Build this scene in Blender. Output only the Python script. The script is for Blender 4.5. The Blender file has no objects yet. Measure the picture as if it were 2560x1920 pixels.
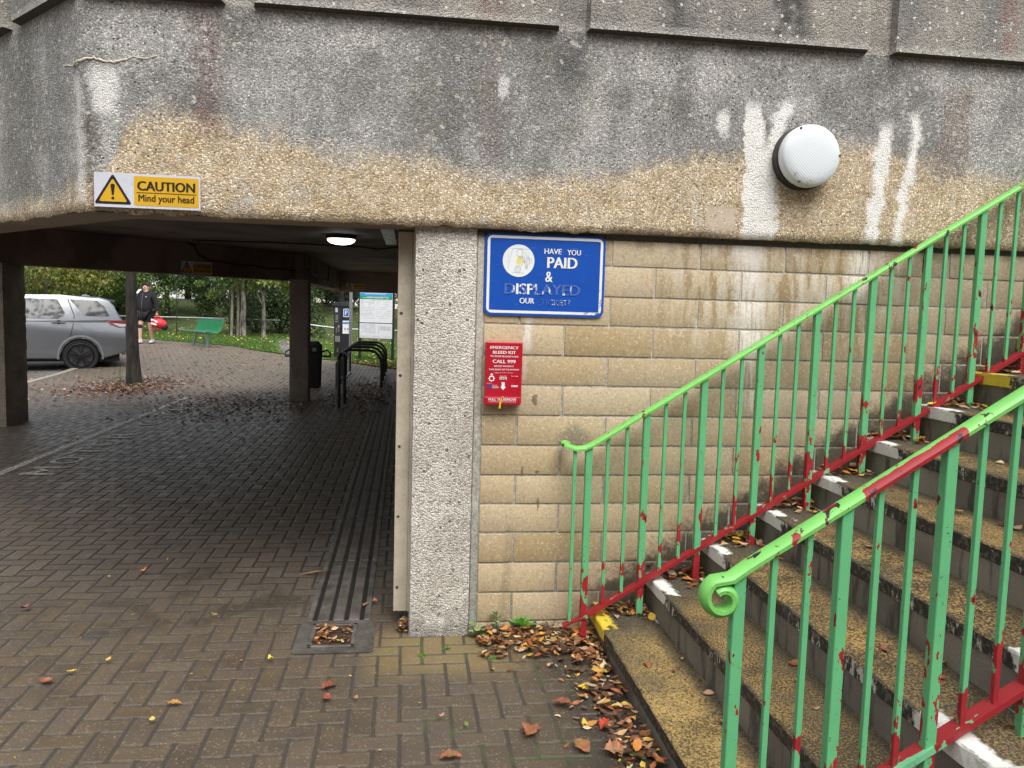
import bpy, bmesh, math, random
from mathutils import Vector, Matrix, noise as mnoise
import numpy as np
PI = math.pi
random.seed(7)
SC = bpy.context.scene
COL = SC.collection

# ------------------------------------------------------------------ camera
CAM = Vector((-0.028, -3.906, 1.630))
yaw, pitch, roll = math.radians(7.518), math.radians(5.252), math.radians(1.617)
f = Vector((math.sin(yaw) * math.cos(pitch), math.cos(yaw) * math.cos(pitch), -math.sin(pitch)))
r = Vector((math.cos(yaw), -math.sin(yaw), 0))
u = r.cross(f)
r2 = r * math.cos(roll) + u * math.sin(roll)
u2 = u * math.cos(roll) - r * math.sin(roll)
cd = bpy.data.cameras.new('camera')
cam = bpy.data.objects.new('camera', cd)
COL.objects.link(cam)
cam.matrix_world = Matrix(((r2.x, u2.x, -f.x, CAM.x), (r2.y, u2.y, -f.y, CAM.y), (r2.z, u2.z, -f.z, CAM.z), (0, 0, 0, 1)))
cd.sensor_width = 36.0
cd.lens = 36.0 * 2013.15 / 2560.0
cd.clip_start = 0.05
cd.clip_end = 1500
SC.camera = cam

# ------------------------------------------------------------------ world, sun, exposure
SUN_EL, SUN_AZ = math.radians(55), math.radians(166)       # azimuth clockwise from +y
w = bpy.data.worlds.new('World')
SC.world = w
w.use_nodes = True
wn = w.node_tree.nodes
wl = w.node_tree.links
bg = wn['Background']
sky = wn.new('ShaderNodeTexSky')
sky.sky_type = 'NISHITA'
sky.sun_disc = False
sky.sun_elevation = SUN_EL
sky.sun_rotation = SUN_AZ
sky.altitude = 50
sky.air_density = 1.0
sky.dust_density = 4.0
sky.ozone_density = 1.0
hs = wn.new('ShaderNodeHueSaturation')
hs.inputs['Saturation'].default_value = 0.22              # an overcast sky: nearly white
wl.new(sky.outputs[0], hs.inputs['Color'])
wl.new(hs.outputs[0], bg.inputs['Color'])
bg.inputs['Strength'].default_value = 0.15
sd = bpy.data.lights.new('sun', 'SUN')
sd.energy = 0.9
sd.angle = math.radians(35)
sd.color = (1.0, 0.97, 0.92)
so = bpy.data.objects.new('sun', sd)
COL.objects.link(so)
sv = Vector((math.sin(SUN_AZ) * math.cos(SUN_EL), math.cos(SUN_AZ) * math.cos(SUN_EL), math.sin(SUN_EL)))
so.rotation_euler = sv.to_track_quat('Z', 'Y').to_euler()
so.location = (0, -20, 30)
vs = SC.view_settings
vs.view_transform = 'Standard'
vs.look = 'None'
vs.gamma = 1.0
vs.exposure = 0.92
SC.cycles.max_bounces = 8
SC.cycles.diffuse_bounces = 5
SC.cycles.glossy_bounces = 3
SC.cycles.transmission_bounces = 4
SC.cycles.transparent_max_bounces = 6
SC.cycles.use_denoising = True
SC.cycles.sample_clamp_indirect = 4.0


def lin(c):
    return tuple((x / 12.92 if x <= 0.04045 else ((x + 0.055) / 1.055) ** 2.4) for x in [v / 255.0 for v in c])


# ------------------------------------------------------------------ node expression helper
class S:
    def __init__(s, nt, sock):
        s.nt, s.k = nt, sock

    def m(s, op, *a):
        n = s.nt.nodes.new('ShaderNodeMath')
        n.operation = op
        s.nt.links.new(s.k, n.inputs[0])
        for i, v in enumerate(a):
            put(s.nt, v, n.inputs[i + 1])
        return S(s.nt, n.outputs[0])

    def __add__(s, o): return s.m('ADD', o)
    __radd__ = __add__
    def __sub__(s, o): return s.m('SUBTRACT', o)
    def __rsub__(s, o): return s.m('MULTIPLY', -1.0).m('ADD', o)
    def __mul__(s, o): return s.m('MULTIPLY', o)
    __rmul__ = __mul__
    def __truediv__(s, o): return s.m('DIVIDE', o)
    def abs(s): return s.m('ABSOLUTE')
    def floor(s): return s.m('FLOOR')
    def frac(s): return s.m('FRACT')
    def lt(s, o): return s.m('LESS_THAN', o)
    def gt(s, o): return s.m('GREATER_THAN', o)
    def min(s, o): return s.m('MINIMUM', o)
    def max(s, o): return s.m('MAXIMUM', o)
    def pow(s, o): return s.m('POWER', o)

    def ss(s, a, b):                      # smoothstep a->b (a may exceed b)
        n = s.nt.nodes.new('ShaderNodeMapRange')
        n.interpolation_type = 'SMOOTHSTEP'
        s.nt.links.new(s.k, n.inputs[0])
        if isinstance(a, (int, float)) and isinstance(b, (int, float)) and a > b:
            n.inputs[1].default_value, n.inputs[2].default_value = b, a
            n.inputs[3].default_value, n.inputs[4].default_value = 1, 0
        else:
            put(s.nt, a, n.inputs[1])
            put(s.nt, b, n.inputs[2])
        return S(s.nt, n.outputs[0])


def put(nt, v, inp):
    if isinstance(v, S):
        nt.links.new(v.k, inp)
    elif isinstance(v, (tuple, list)):
        if len(v) == 3 and inp.type == 'RGBA':
            v = (*v, 1)
        inp.default_value = v
    else:
        inp.default_value = v


class MB_:
    """one material and short-hands for its nodes"""
    def __init__(s, name, rough=0.7, coords='world'):
        s.mat = bpy.data.materials.new(name)
        s.mat.use_nodes = True
        s.nt = s.mat.node_tree
        s.b = s.nt.nodes['Principled BSDF']
        s.b.inputs['Roughness'].default_value = rough
        s.heights = []
        if coords == 'world':
            g = s.nt.nodes.new('ShaderNodeNewGeometry')
            s.P = S(s.nt, g.outputs['Position'])
            s.Nn = S(s.nt, g.outputs['True Normal'])
        else:
            g = s.nt.nodes.new('ShaderNodeTexCoord')
            s.P = S(s.nt, g.outputs['Object'])
            s.Nn = None
        x = s.nt.nodes.new('ShaderNodeSeparateXYZ')
        s.nt.links.new(s.P.k, x.inputs[0])
        s.x, s.y, s.z = (S(s.nt, x.outputs[i]) for i in range(3))

    def nz(s):
        x = s.nt.nodes.new('ShaderNodeSeparateXYZ')
        s.nt.links.new(s.Nn.k, x.inputs[0])
        return S(s.nt, x.outputs[2])

    def vec(s, a, b, c):
        n = s.nt.nodes.new('ShaderNodeCombineXYZ')
        for i, v in enumerate((a, b, c)):
            put(s.nt, v, n.inputs[i])
        return S(s.nt, n.outputs[0])

    def scaled(s, sx, sy, sz):
        return s.vec(s.x * sx, s.y * sy, s.z * sz)

    def noise(s, scale, detail=3, rough=0.55, vec=None, dist=0.0):
        n = s.nt.nodes.new('ShaderNodeTexNoise')
        n.inputs['Scale'].default_value = scale
        n.inputs['Detail'].default_value = detail
        n.inputs['Roughness'].default_value = rough
        n.inputs['Distortion'].default_value = dist
        s.nt.links.new((vec or s.P).k, n.inputs['Vector'])
        return S(s.nt, n.outputs[0])

    def vor(s, scale, vec=None, feature='F1', rnd=1.0):
        n = s.nt.nodes.new('ShaderNodeTexVoronoi')
        n.feature = feature
        n.inputs['Scale'].default_value = scale
        n.inputs['Randomness'].default_value = rnd
        s.nt.links.new((vec or s.P).k, n.inputs['Vector'])
        d = S(s.nt, n.outputs['Distance'])
        if feature == 'F1':
            x = s.nt.nodes.new('ShaderNodeSeparateColor')
            s.nt.links.new(n.outputs['Color'], x.inputs[0])
            return d, S(s.nt, x.outputs[0]), S(s.nt, x.outputs[1])
        return d

    def white(s, vec):
        n = s.nt.nodes.new('ShaderNodeTexWhiteNoise')
        s.nt.links.new(vec.k, n.inputs['Vector'])
        x = s.nt.nodes.new('ShaderNodeSeparateColor')
        s.nt.links.new(n.outputs['Color'], x.inputs[0])
        return S(s.nt, x.outputs[0]), S(s.nt, x.outputs[1]), S(s.nt, x.outputs[2])

    def mix(s, fac, a, b, mode='MIX'):
        n = s.nt.nodes.new('ShaderNodeMix')
        n.data_type = 'RGBA'
        n.blend_type = mode
        put(s.nt, fac, n.inputs[0])
        put(s.nt, a, n.inputs[6])
        put(s.nt, b, n.inputs[7])
        return S(s.nt, n.outputs[2])

    def curve(s, x, pts, lo, hi, zlo, zhi):
        """a height that follows hand-read points along x"""
        n = s.nt.nodes.new('ShaderNodeFloatCurve')
        c = n.mapping.curves[0]
        P = [((a - lo) / (hi - lo), (z - zlo) / (zhi - zlo)) for a, z in pts]
        c.points[0].location = P[0]
        c.points[1].location = P[-1]
        for p in P[1:-1]:
            c.points.new(*p)
        n.mapping.update()
        put(s.nt, (x - lo) / (hi - lo), n.inputs['Value'])
        return S(s.nt, n.outputs[0]) * (zhi - zlo) + zlo

    def attr(s, name='col'):
        n = s.nt.nodes.new('ShaderNodeAttribute')
        n.attribute_name = name
        return S(s.nt, n.outputs['Color']), S(s.nt, n.outputs['Fac'])

    def hsv(s, c, h=0.5, sat=1.0, val=1.0):
        n = s.nt.nodes.new('ShaderNodeHueSaturation')
        put(s.nt, h, n.inputs['Hue'])
        put(s.nt, sat, n.inputs['Saturation'])
        put(s.nt, val, n.inputs['Value'])
        put(s.nt, c, n.inputs['Color'])
        return S(s.nt, n.outputs[0])

    def streak(s, x0, z0, x1, z1, wd, soft=0.02, wob=None):
        """soft-edged run of stain from (x0,z0) down to (x1,z1) on a wall facing -y"""
        t = (s.z - z1) / (z0 - z1)
        xc = t * (x0 - x1) + x1
        d = (s.x - xc)
        if wob is not None:
            d = d + wob
        return d.abs().ss(wd + soft, wd - soft) * s.z.ss(z1 - 0.03, z1 + 0.03) * s.z.ss(z0 + 0.04, z0 - 0.04)

    def blob(s, x0, z0, rx, rz, n=None):
        a = ((s.x - x0) / rx)
        b = ((s.z - z0) / rz)
        d = (a * a + b * b).pow(0.5)
        if n is not None:
            d = d + n
        return d.ss(1.1, 0.5)

    def bump(s, h, strength=0.5, dist=0.01):
        n = s.nt.nodes.new('ShaderNodeBump')
        n.inputs['Strength'].default_value = strength
        n.inputs['Distance'].default_value = dist
        s.nt.links.new(h.k, n.inputs['Height'])
        s.nt.links.new(n.outputs[0], s.b.inputs['Normal'])

    def color(s, c):
        put(s.nt, c, s.b.inputs['Base Color'])
        return s

    def rough(s, v):
        put(s.nt, v, s.b.inputs['Roughness'])
        return s

    def metal(s, v):
        s.b.inputs['Metallic'].default_value = v
        return s


def simple(name, rgb, rough=0.6, metal=0.0, dirt=0.25, scale=12, coords='object', coat=0.0):
    m = MB_(name, rough, coords)
    n = m.noise(scale, 4)
    n2 = m.noise(scale * 7, 2)
    v = (n - 0.5) * (dirt * 1.6) + (n2 - 0.5) * (dirt * 0.8) + 1.0
    m.color(m.hsv(rgb, val=v))
    m.rough((n - 0.5) * 0.3 + rough)
    m.metal(metal)
    if coat:
        m.b.inputs['Coat Weight'].default_value = coat
    return m.mat


def emis(name, rgb, strength):
    m = MB_(name, 0.4, 'object')
    m.color(rgb)
    m.b.inputs['Emission Color'].default_value = (*rgb, 1)
    m.b.inputs['Emission Strength'].default_value = strength
    return m.mat


# ------------------------------------------------------------------ object helpers
def tag(o, label=None, cat=None, group=None, kind=None):
    if label: o['label'] = label
    if cat: o['category'] = cat
    if group: o['group'] = group
    if kind: o['kind'] = kind
    return o


def empty(name, loc=(0, 0, 0), rz=0.0):
    o = bpy.data.objects.new(name, None)
    COL.objects.link(o)
    o.location = loc
    o.rotation_euler = (0, 0, rz)
    o.empty_display_size = 0.2
    return o


WK = set()                                # things whose parts are built in world coordinates


def wempty(name, loc):
    o = empty(name, loc)
    WK.add(o.name)
    return o


def kids(o):
    return [c for c in bpy.data.objects if c.parent == o]


def copy_tree(o, parent=None, label=None):
    c = o.copy()
    COL.objects.link(c)
    if parent: c.parent = parent
    if label: c['label'] = label
    for ch in kids(o):
        copy_tree(ch, c)
    return c


class MB:
    """collects shapes, then links them as one mesh object"""
    def __init__(s):
        s.bm = bmesh.new()
        s.cl = None

    def quad(s, *pts):
        vs_ = [s.bm.verts.new(p) for p in pts]
        return s.bm.faces.new(vs_)

    def box(s, x0, x1, y0, y1, z0, z1, bev=0.0, M=None, seg=1):
        ret = bmesh.ops.create_cube(s.bm, size=1.0)
        vv = ret['verts']
        for v in vv:
            v.co = Vector((x0 + (v.co.x + 0.5) * (x1 - x0), y0 + (v.co.y + 0.5) * (y1 - y0), z0 + (v.co.z + 0.5) * (z1 - z0)))
        if bev > 0:
            es = list({e for v in vv for e in v.link_edges})
            rr = bmesh.ops.bevel(s.bm, geom=es, offset=bev, segments=seg, affect='EDGES', profile=0.5)
            vv = list({v for f_ in rr['faces'] for v in f_.verts} | {v for v in vv if v.is_valid})
        if M is not None:
            for v in vv:
                v.co = M @ v.co
        return vv

    def tube(s, pts, rad, n=8, cap=True, close=False, flat=None, up=Vector((0, 0, 1))):
        """tube along points; rad a number or list; flat=(w,h) gives a rectangular bar instead"""
        pts = [Vector(p) for p in pts]
        L = len(pts)
        rings = []
        for i, p in enumerate(pts):
            a = pts[i - 1] if (i > 0 or close) else p
            b = pts[(i + 1) % L] if (i < L - 1 or close) else p
            d = (b - a)
            if d.length < 1e-9: d = Vector((0, 0, 1))
            d.normalize()
            q = up if abs(d.dot(up)) < 0.95 else Vector((1, 0, 0)) if abs(d.x) < 0.9 else Vector((0, 1, 0))
            sx = d.cross(q).normalized()
            sy = sx.cross(d).normalized()
            rr = rad[i] if isinstance(rad, (list, tuple)) else rad
            ring = []
            if flat:
                w_, h_ = flat
                for (cx, cy) in ((-1, -1), (1, -1), (1, 1), (-1, 1)):
                    ring.append(s.bm.verts.new(p + sx * (cx * w_ / 2) + sy * (cy * h_ / 2)))
            else:
                for k in range(n):
                    t = 2 * PI * k / n
                    ring.append(s.bm.verts.new(p + (sx * math.cos(t) + sy * math.sin(t)) * rr))
            rings.append(ring)
        m = len(rings[0])
        for i in range(L if close else L - 1):
            A, B = rings[i], rings[(i + 1) % L]
            for k in range(m):
                s.bm.faces.new((A[k], A[(k + 1) % m], B[(k + 1) % m], B[k]))
        if cap and not close:
            s.bm.faces.new(list(reversed(rings[0])))
            s.bm.faces.new(rings[-1])
        return rings

    def lathe(s, prof, n=24, M=None, cap=True):
        rings = []
        for (rr, z) in prof:
            rings.append([Vector((rr * math.cos(2 * PI * k / n), rr * math.sin(2 * PI * k / n), z)) for k in range(n)])
        R = [[s.bm.verts.new((M @ p) if M is not None else p) for p in ring] for ring in rings]
        for A, B in zip(R, R[1:]):
            for k in range(n):
                s.bm.faces.new((A[k], A[(k + 1) % n], B[(k + 1) % n], B[k]))
        if cap:
            s.bm.faces.new(list(reversed(R[0])))
            s.bm.faces.new(R[-1])

    def prism(s, poly, fn0, fn1, caps=(True, True)):
        """polygon (2-D) to two 3-D loops joined by walls"""
        A = [s.bm.verts.new(fn0(*p)) for p in poly]
        B = [s.bm.verts.new(fn1(*p)) for p in poly]
        n = len(poly)
        fs = []
        for k in range(n):
            fs.append(s.bm.faces.new((A[k], A[(k + 1) % n], B[(k + 1) % n], B[k])))
        if caps[0]: fs.append(s.bm.faces.new(list(reversed(A))))
        if caps[1]: fs.append(s.bm.faces.new(B))
        return fs

    def tris(s, verts, faces, M=None):
        vs_ = [s.bm.verts.new((M @ Vector(v)) if M is not None else v) for v in verts]
        for f_ in faces:
            try:
                s.bm.faces.new([vs_[i] for i in f_])
            except ValueError:
                pass

    def build(s, name, mat, parent=None, smooth=False, fix=True):
        if fix: bmesh.ops.recalc_face_normals(s.bm, faces=s.bm.faces[:])
        me = bpy.data.meshes.new(name)
        s.bm.to_mesh(me)
        s.bm.free()
        return link(name, me, mat, parent, smooth)


def link(name, me, mat, parent=None, smooth=False):
    o = bpy.data.objects.new(name, me)
    COL.objects.link(o)
    for m in (mat if isinstance(mat, (list, tuple)) else [mat]):
        me.materials.append(m)
    if parent:
        o.parent = parent
        if parent.name in WK: o.matrix_parent_inverse = Matrix.Translation(-parent.location)
    if smooth:
        me.polygons.foreach_set('use_smooth', [True] * len(me.polygons))
        if smooth != 'all':
            try:
                me.set_sharp_from_angle(angle=math.radians(40))
            except Exception:
                pass
    return o


def grid_mesh(name, pts, nx, ny, mat, parent=None, smooth='all'):
    """pts[j][i] -> mesh"""
    V = [p for row in pts for p in row]
    F = [(j * nx + i, j * nx + i + 1, (j + 1) * nx + i + 1, (j + 1) * nx + i) for j in range(ny - 1) for i in range(nx - 1)]
    me = bpy.data.meshes.new(name)
    me.from_pydata(V, [], F)
    return link(name, me, mat, parent, smooth)


def text_mesh(body, size, bold=0.0, align='LEFT', space=1.0):
    """flat glyph outlines as (verts, faces) in the x-y plane"""
    c = bpy.data.curves.new('lettering', 'FONT')
    c.body = body
    c.size = size
    c.offset = bold * size
    c.align_x = align
    c.space_character = space
    c.resolution_u = 3
    o = bpy.data.objects.new('lettering', c)
    COL.objects.link(o)
    bpy.context.view_layer.update()
    dg = bpy.context.evaluated_depsgraph_get()
    me = bpy.data.meshes.new_from_object(o.evaluated_get(dg))
    V = [v.co.copy() for v in me.vertices]
    F = [tuple(p.vertices) for p in me.polygons]
    bpy.data.objects.remove(o)
    bpy.data.curves.remove(c)
    bpy.data.meshes.remove(me)
    return V, F


def put_text(mb, body, cx, cz, width=None, height=None, bold=0.0, fn=None, space=1.0):
    """letters centred on (cx,cz), fitted to width (and cap height)"""
    V, F = text_mesh(body, 1.0, 0.0, 'LEFT', space)
    xs = [v.x for v in V]
    ys = [v.y for v in V]
    w_, h_ = max(xs) - min(xs), max(ys) - min(ys)
    kx = (width / w_) if width else height / h_
    ky = (height / h_) if height else kx
    mx, my = (max(xs) + min(xs)) / 2, (max(ys) + min(ys)) / 2
    nrm = (Vector(fn(1, 0)) - Vector(fn(0, 0))).cross(Vector(fn(0, 1)) - Vector(fn(0, 0))).normalized()
    for i, dx in enumerate((0.0,) if not bold else (0.0, -bold, bold, -bold * .5, bold * .5)):     # bold: offset copies on thin layers
        mb.tris([Vector(fn(cx + (v.x - mx) * kx + dx * h_ * ky, cz + (v.y - my) * ky)) + nrm * (0.00012 * i) for v in V], F)


def rrect(x0, x1, z0, z1, rad, n=5):
    P = []
    for (cx, cz, a0) in ((x1 - rad, z1 - rad, 0), (x0 + rad, z1 - rad, 90), (x0 + rad, z0 + rad, 180), (x1 - rad, z0 + rad, 270)):
        for k in range(n + 1):
            t = math.radians(a0 + 90 * k / n)
            P.append((cx + rad * math.cos(t), cz + rad * math.sin(t)))
    return P


def hgt(x, y):
    """height of the ground: level by the bridge, rising a little to the far left, then a bank"""
    def ss_(t):
        t = max(0.0, min(1.0, t))
        return t * t * (3 - 2 * t)
    h = 0.28 * ss_((y - 14) / 8) * ss_((-x - 2.5) / 3)
    h += 1.45 * ss_((y - 32.0) / 13)
    return h


def pxray(px, py):
    """direction seen at a pixel of the photograph, used to read real positions off it"""
    d = r2 * ((px - 1280) / 2013.15) - u2 * ((py - 960) / 2013.15) + f
    return d


def onz(px, py, z):
    d = pxray(px, py)
    return CAM + d * ((z - CAM.z) / d.z)


def at_depth(px, py, D):
    return CAM + pxray(px, py) * D
# ------------------------------------------------------------------ materials of the bridge, wall, ground
def mat_fascia():
    m = MB_('weathered_aggregate_concrete', 0.9)
    n1, n2, n3 = m.noise(2.6, 3), m.noise(11, 4), m.noise(45, 3)
    d, c1, c2 = m.vor(135)
    d2, e1, e2 = m.vor(58)
    fine = m.noise(230, 2, 0.75)
    edge = m.curve(m.x, [(-2.6, 2.08), (-1.5, 2.10), (-1.33, 2.24), (-1.17, 2.43), (-0.95, 2.42), (-0.72, 2.36), (-0.5, 2.345), (-0.35, 2.28), (-0.07, 2.30), (0.3, 2.25),
                         (0.6, 2.24), (0.9, 2.27), (1.3, 2.37), (1.55, 2.42), (2.18, 2.47), (2.5, 2.42), (2.8, 2.36), (3.2, 2.33), (4.4, 2.3)], -2.6, 4.4, 2.0, 2.6)
    edge = edge + (n2 - 0.5) * 0.16 + (n3 - 0.5) * 0.12 + (m.noise(5, 2) - 0.5) * 0.16
    grey = m.z.ss(edge - 0.06, edge + 0.08)
    tan = m.mix(n2.ss(0.35, 0.7), (0.48, 0.37, 0.225), (0.60, 0.49, 0.34))
    tan = m.mix(m.noise(5, 2).ss(0.55, 0.72) * 0.45, tan, (0.42, 0.40, 0.36))
    gr = m.mix(n1.ss(0.3, 0.7), (0.22, 0.218, 0.208), (0.42, 0.41, 0.385))
    gr = m.mix(m.noise(1.7, 3, vec=m.scaled(2.2, 1, 0.6)).ss(0.5, 0.72) * 0.6, gr, (0.125, 0.122, 0.115))
    gr = m.mix(m.noise(7, 3).ss(0.58, 0.75) * 0.35, gr, (0.20, 0.20, 0.13))
    col = m.mix(grey, tan, gr)
    # whole face: pale band on the very edge below the panels
    col = m.mix(m.z.ss(2.80, 2.93) * 0.4 * n2.ss(0.35, 0.6), col, (0.46, 0.43, 0.37))
    # dark drips under the ribs, rusty streaks
    wob = (n2 - 0.5) * 0.14
    for (a, z0, b, z1, wd, k, c) in ((-0.93, 2.9, -0.92, 2.36, 0.065, .62, (0.16, 0.085, 0.075)), (-0.79, 2.93, -0.78, 2.8, 0.07, .6, (0.08, 0.08, 0.07)),
                                     (0.72, 2.93, 0.70, 2.72, 0.08, .65, (0.10, 0.10, 0.095)), (2.26, 2.93, 2.25, 2.55, 0.07, .5, (0.12, 0.12, 0.11)),
                                     (2.72, 2.8, 2.70, 2.35, 0.09, .5, (0.22, 0.15, 0.11)), (0.35, 2.9, 0.36, 2.3, 0.05, .35, (0.2, 0.13, 0.11)),
                                     (-1.435, 2.55, -1.40, 2.03, 0.016, .9, (0.07, 0.06, 0.035)), (-2.0, 2.93, -1.95, 2.1, 0.16, .5, (0.15, 0.145, 0.10)), (0.02, 2.8, 0.03, 2.35, 0.05, .3, (0.18, 0.17, 0.10)), (1.25, 2.9, 1.27, 2.5, 0.05, .45, (0.13, 0.125, 0.115)), (-1.85, 2.9, -1.8, 2.3, 0.10, .5, (0.13, 0.13, 0.12))):
        col = m.mix(m.streak(a, z0, b, z1, wd, 0.04, wob) * k * n3.ss(0.3, 0.55), col, c)
    # grains: dark gaps and pale pebbles
    col = m.mix(c1.lt(0.30) * 0.6, col, m.hsv(col, val=0.42))
    col = m.mix(c2.gt(0.78) * 0.75, col, m.hsv(col, sat=0.8, val=1.75))
    col = m.mix(e1.gt(0.972) * 0.7, col, (0.55, 0.52, 0.46))
    col = m.mix(e2.gt(0.955) * d2.lt(0.3) * 0.85, col, (0.05, 0.045, 0.04))
    col = m.hsv(col, val=(fine - 0.5) * 1.3 + 1.0)
    # lime runs
    wob = (n2 - 0.5) * 0.11 + (n3 - 0.5) * 0.06
    lime = m.streak(1.635, 2.66, 1.66, 2.0, 0.05, 0.01, wob)
    lime = lime.max(m.streak(1.70, 2.42, 1.73, 2.0, 0.055, 0.02, wob))
    lime = lime.max(m.streak(1.81, 2.68, 1.70, 2.38, 0.035, 0.02, wob))
    lime = lime.max(m.streak(2.335, 2.60, 2.28, 2.0, 0.036, 0.02, wob))
    lime = lime.max(m.streak(2.50, 2.66, 2.43, 2.0, 0.026, 0.02, wob))
    lime = lime.max(m.streak(-1.36, 2.64, -1.37, 2.44, 0.05, 0.03, wob) * 0.7)
    lime = lime.max(m.streak(-1.475, 2.6, -1.465, 2.05, 0.02, 0.02, wob * 0.5) * 0.55)
    lime = lime.max(m.blob(1.48, 2.56, 0.04, 0.08, (n3 - 0.5) * 1.6) * 0.8)
    lime = lime.max(m.blob(0.40, 2.66, 0.03, 0.07, (n3 - 0.5) * 1.6) * 0.6)
    lime = lime * (c1 * 0.5 + fine).ss(0.30, 0.62)
    col = m.mix(lime * 0.95, col, (0.88, 0.87, 0.83))
    # a trowelled repair patch
    pat = m.x.ss(1.405, 1.425) * m.x.ss(1.575, 1.555) * m.z.ss(2.035, 2.06) * m.z.ss(2.175, 2.15) * n3.ss(0.28, 0.45)
    col = m.mix(pat * 0.85, col, (0.50, 0.41, 0.33))
    m.color(col)
    m.bump((c1 * 0.5 + d * -1.0 + fine * 0.8) * (1.0 - pat) + n2 * 0.8, 0.75, 0.007)
    return m.mat


def mat_panel():
    m = MB_('panel_aggregate_concrete', 0.9)
    n1, n2 = m.noise(2.2, 3, vec=m.scaled(1.6, 1, 0.6)), m.noise(14, 4)
    d, c1, c2 = m.vor(120)
    d2, e1, e2 = m.vor(48)
    fine = m.noise(230, 2, 0.75)
    col = m.mix(n1.ss(0.35, 0.68), (0.37, 0.34, 0.29), (0.20, 0.195, 0.185))
    wob = (n2 - 0.5) * 0.16
    for (a, wd, k, c) in ((1.80, 0.09, .85, (0.045, 0.045, 0.045)), (1.23, 0.035, .8, (0.06, 0.06, 0.055)), (2.95, 0.04, .6, (0.22, 0.10, 0.08)), (0.36, 0.06, .6, (0.22, 0.13, 0.11)),
                          (-1.0, 0.1, .5, (0.20, 0.15, 0.13)), (0.05, 0.1, .3, (0.1, 0.1, 0.09)), (-1.72, 0.04, .6, (0.07, 0.07, 0.06))):
        col = m.mix(m.streak(a, 4.0, a - 0.02, 2.93, wd, 0.05, wob) * k * n2.ss(0.3, 0.6), col, c)
    col = m.mix(m.z.ss(2.99, 2.955) * 0.7, col, (0.45, 0.43, 0.39))
    col = m.mix(c1.lt(0.3) * 0.55, col, m.hsv(col, val=0.45))
    col = m.mix(e1.gt(0.90) * d2.lt(0.38) * 0.85, col, (0.66, 0.64, 0.60))
    und = m.nz().ss(-0.25, -0.6)                      # shade under the panels, painted dark on the downward faces
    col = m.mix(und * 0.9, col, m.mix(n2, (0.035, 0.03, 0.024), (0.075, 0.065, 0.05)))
    col = m.hsv(col, val=(fine - 0.5) * 1.2 + 1.0)
    m.color(col)
    m.bump(c1 * 0.4 + d * -1.0 + fine * 0.6, 0.75, 0.007)
    return m.mat


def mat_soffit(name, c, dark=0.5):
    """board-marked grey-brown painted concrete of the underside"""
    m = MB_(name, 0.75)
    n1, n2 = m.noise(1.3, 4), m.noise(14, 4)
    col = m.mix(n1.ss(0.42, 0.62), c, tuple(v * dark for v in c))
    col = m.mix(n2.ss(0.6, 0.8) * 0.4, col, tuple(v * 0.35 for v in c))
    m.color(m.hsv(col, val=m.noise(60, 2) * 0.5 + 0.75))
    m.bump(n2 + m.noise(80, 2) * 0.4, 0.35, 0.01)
    return m.mat


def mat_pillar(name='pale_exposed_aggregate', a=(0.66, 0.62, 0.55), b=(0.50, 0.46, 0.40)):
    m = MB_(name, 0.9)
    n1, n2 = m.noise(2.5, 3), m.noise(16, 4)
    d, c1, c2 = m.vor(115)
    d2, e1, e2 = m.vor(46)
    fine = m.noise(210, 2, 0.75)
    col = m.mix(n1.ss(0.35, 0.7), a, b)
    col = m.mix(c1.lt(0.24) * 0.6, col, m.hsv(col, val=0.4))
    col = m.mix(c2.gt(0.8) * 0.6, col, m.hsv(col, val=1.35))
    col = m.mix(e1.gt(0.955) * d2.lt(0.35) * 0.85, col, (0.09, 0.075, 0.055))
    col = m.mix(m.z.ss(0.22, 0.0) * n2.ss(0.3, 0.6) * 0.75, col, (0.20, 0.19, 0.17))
    col = m.hsv(col, val=(fine - 0.5) * 1.1 + 1.0)
    m.color(col)
    m.bump(c1 * 0.5 + d * -1.0 + fine * 0.6, 0.8, 0.009)
    return m.mat


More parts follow.
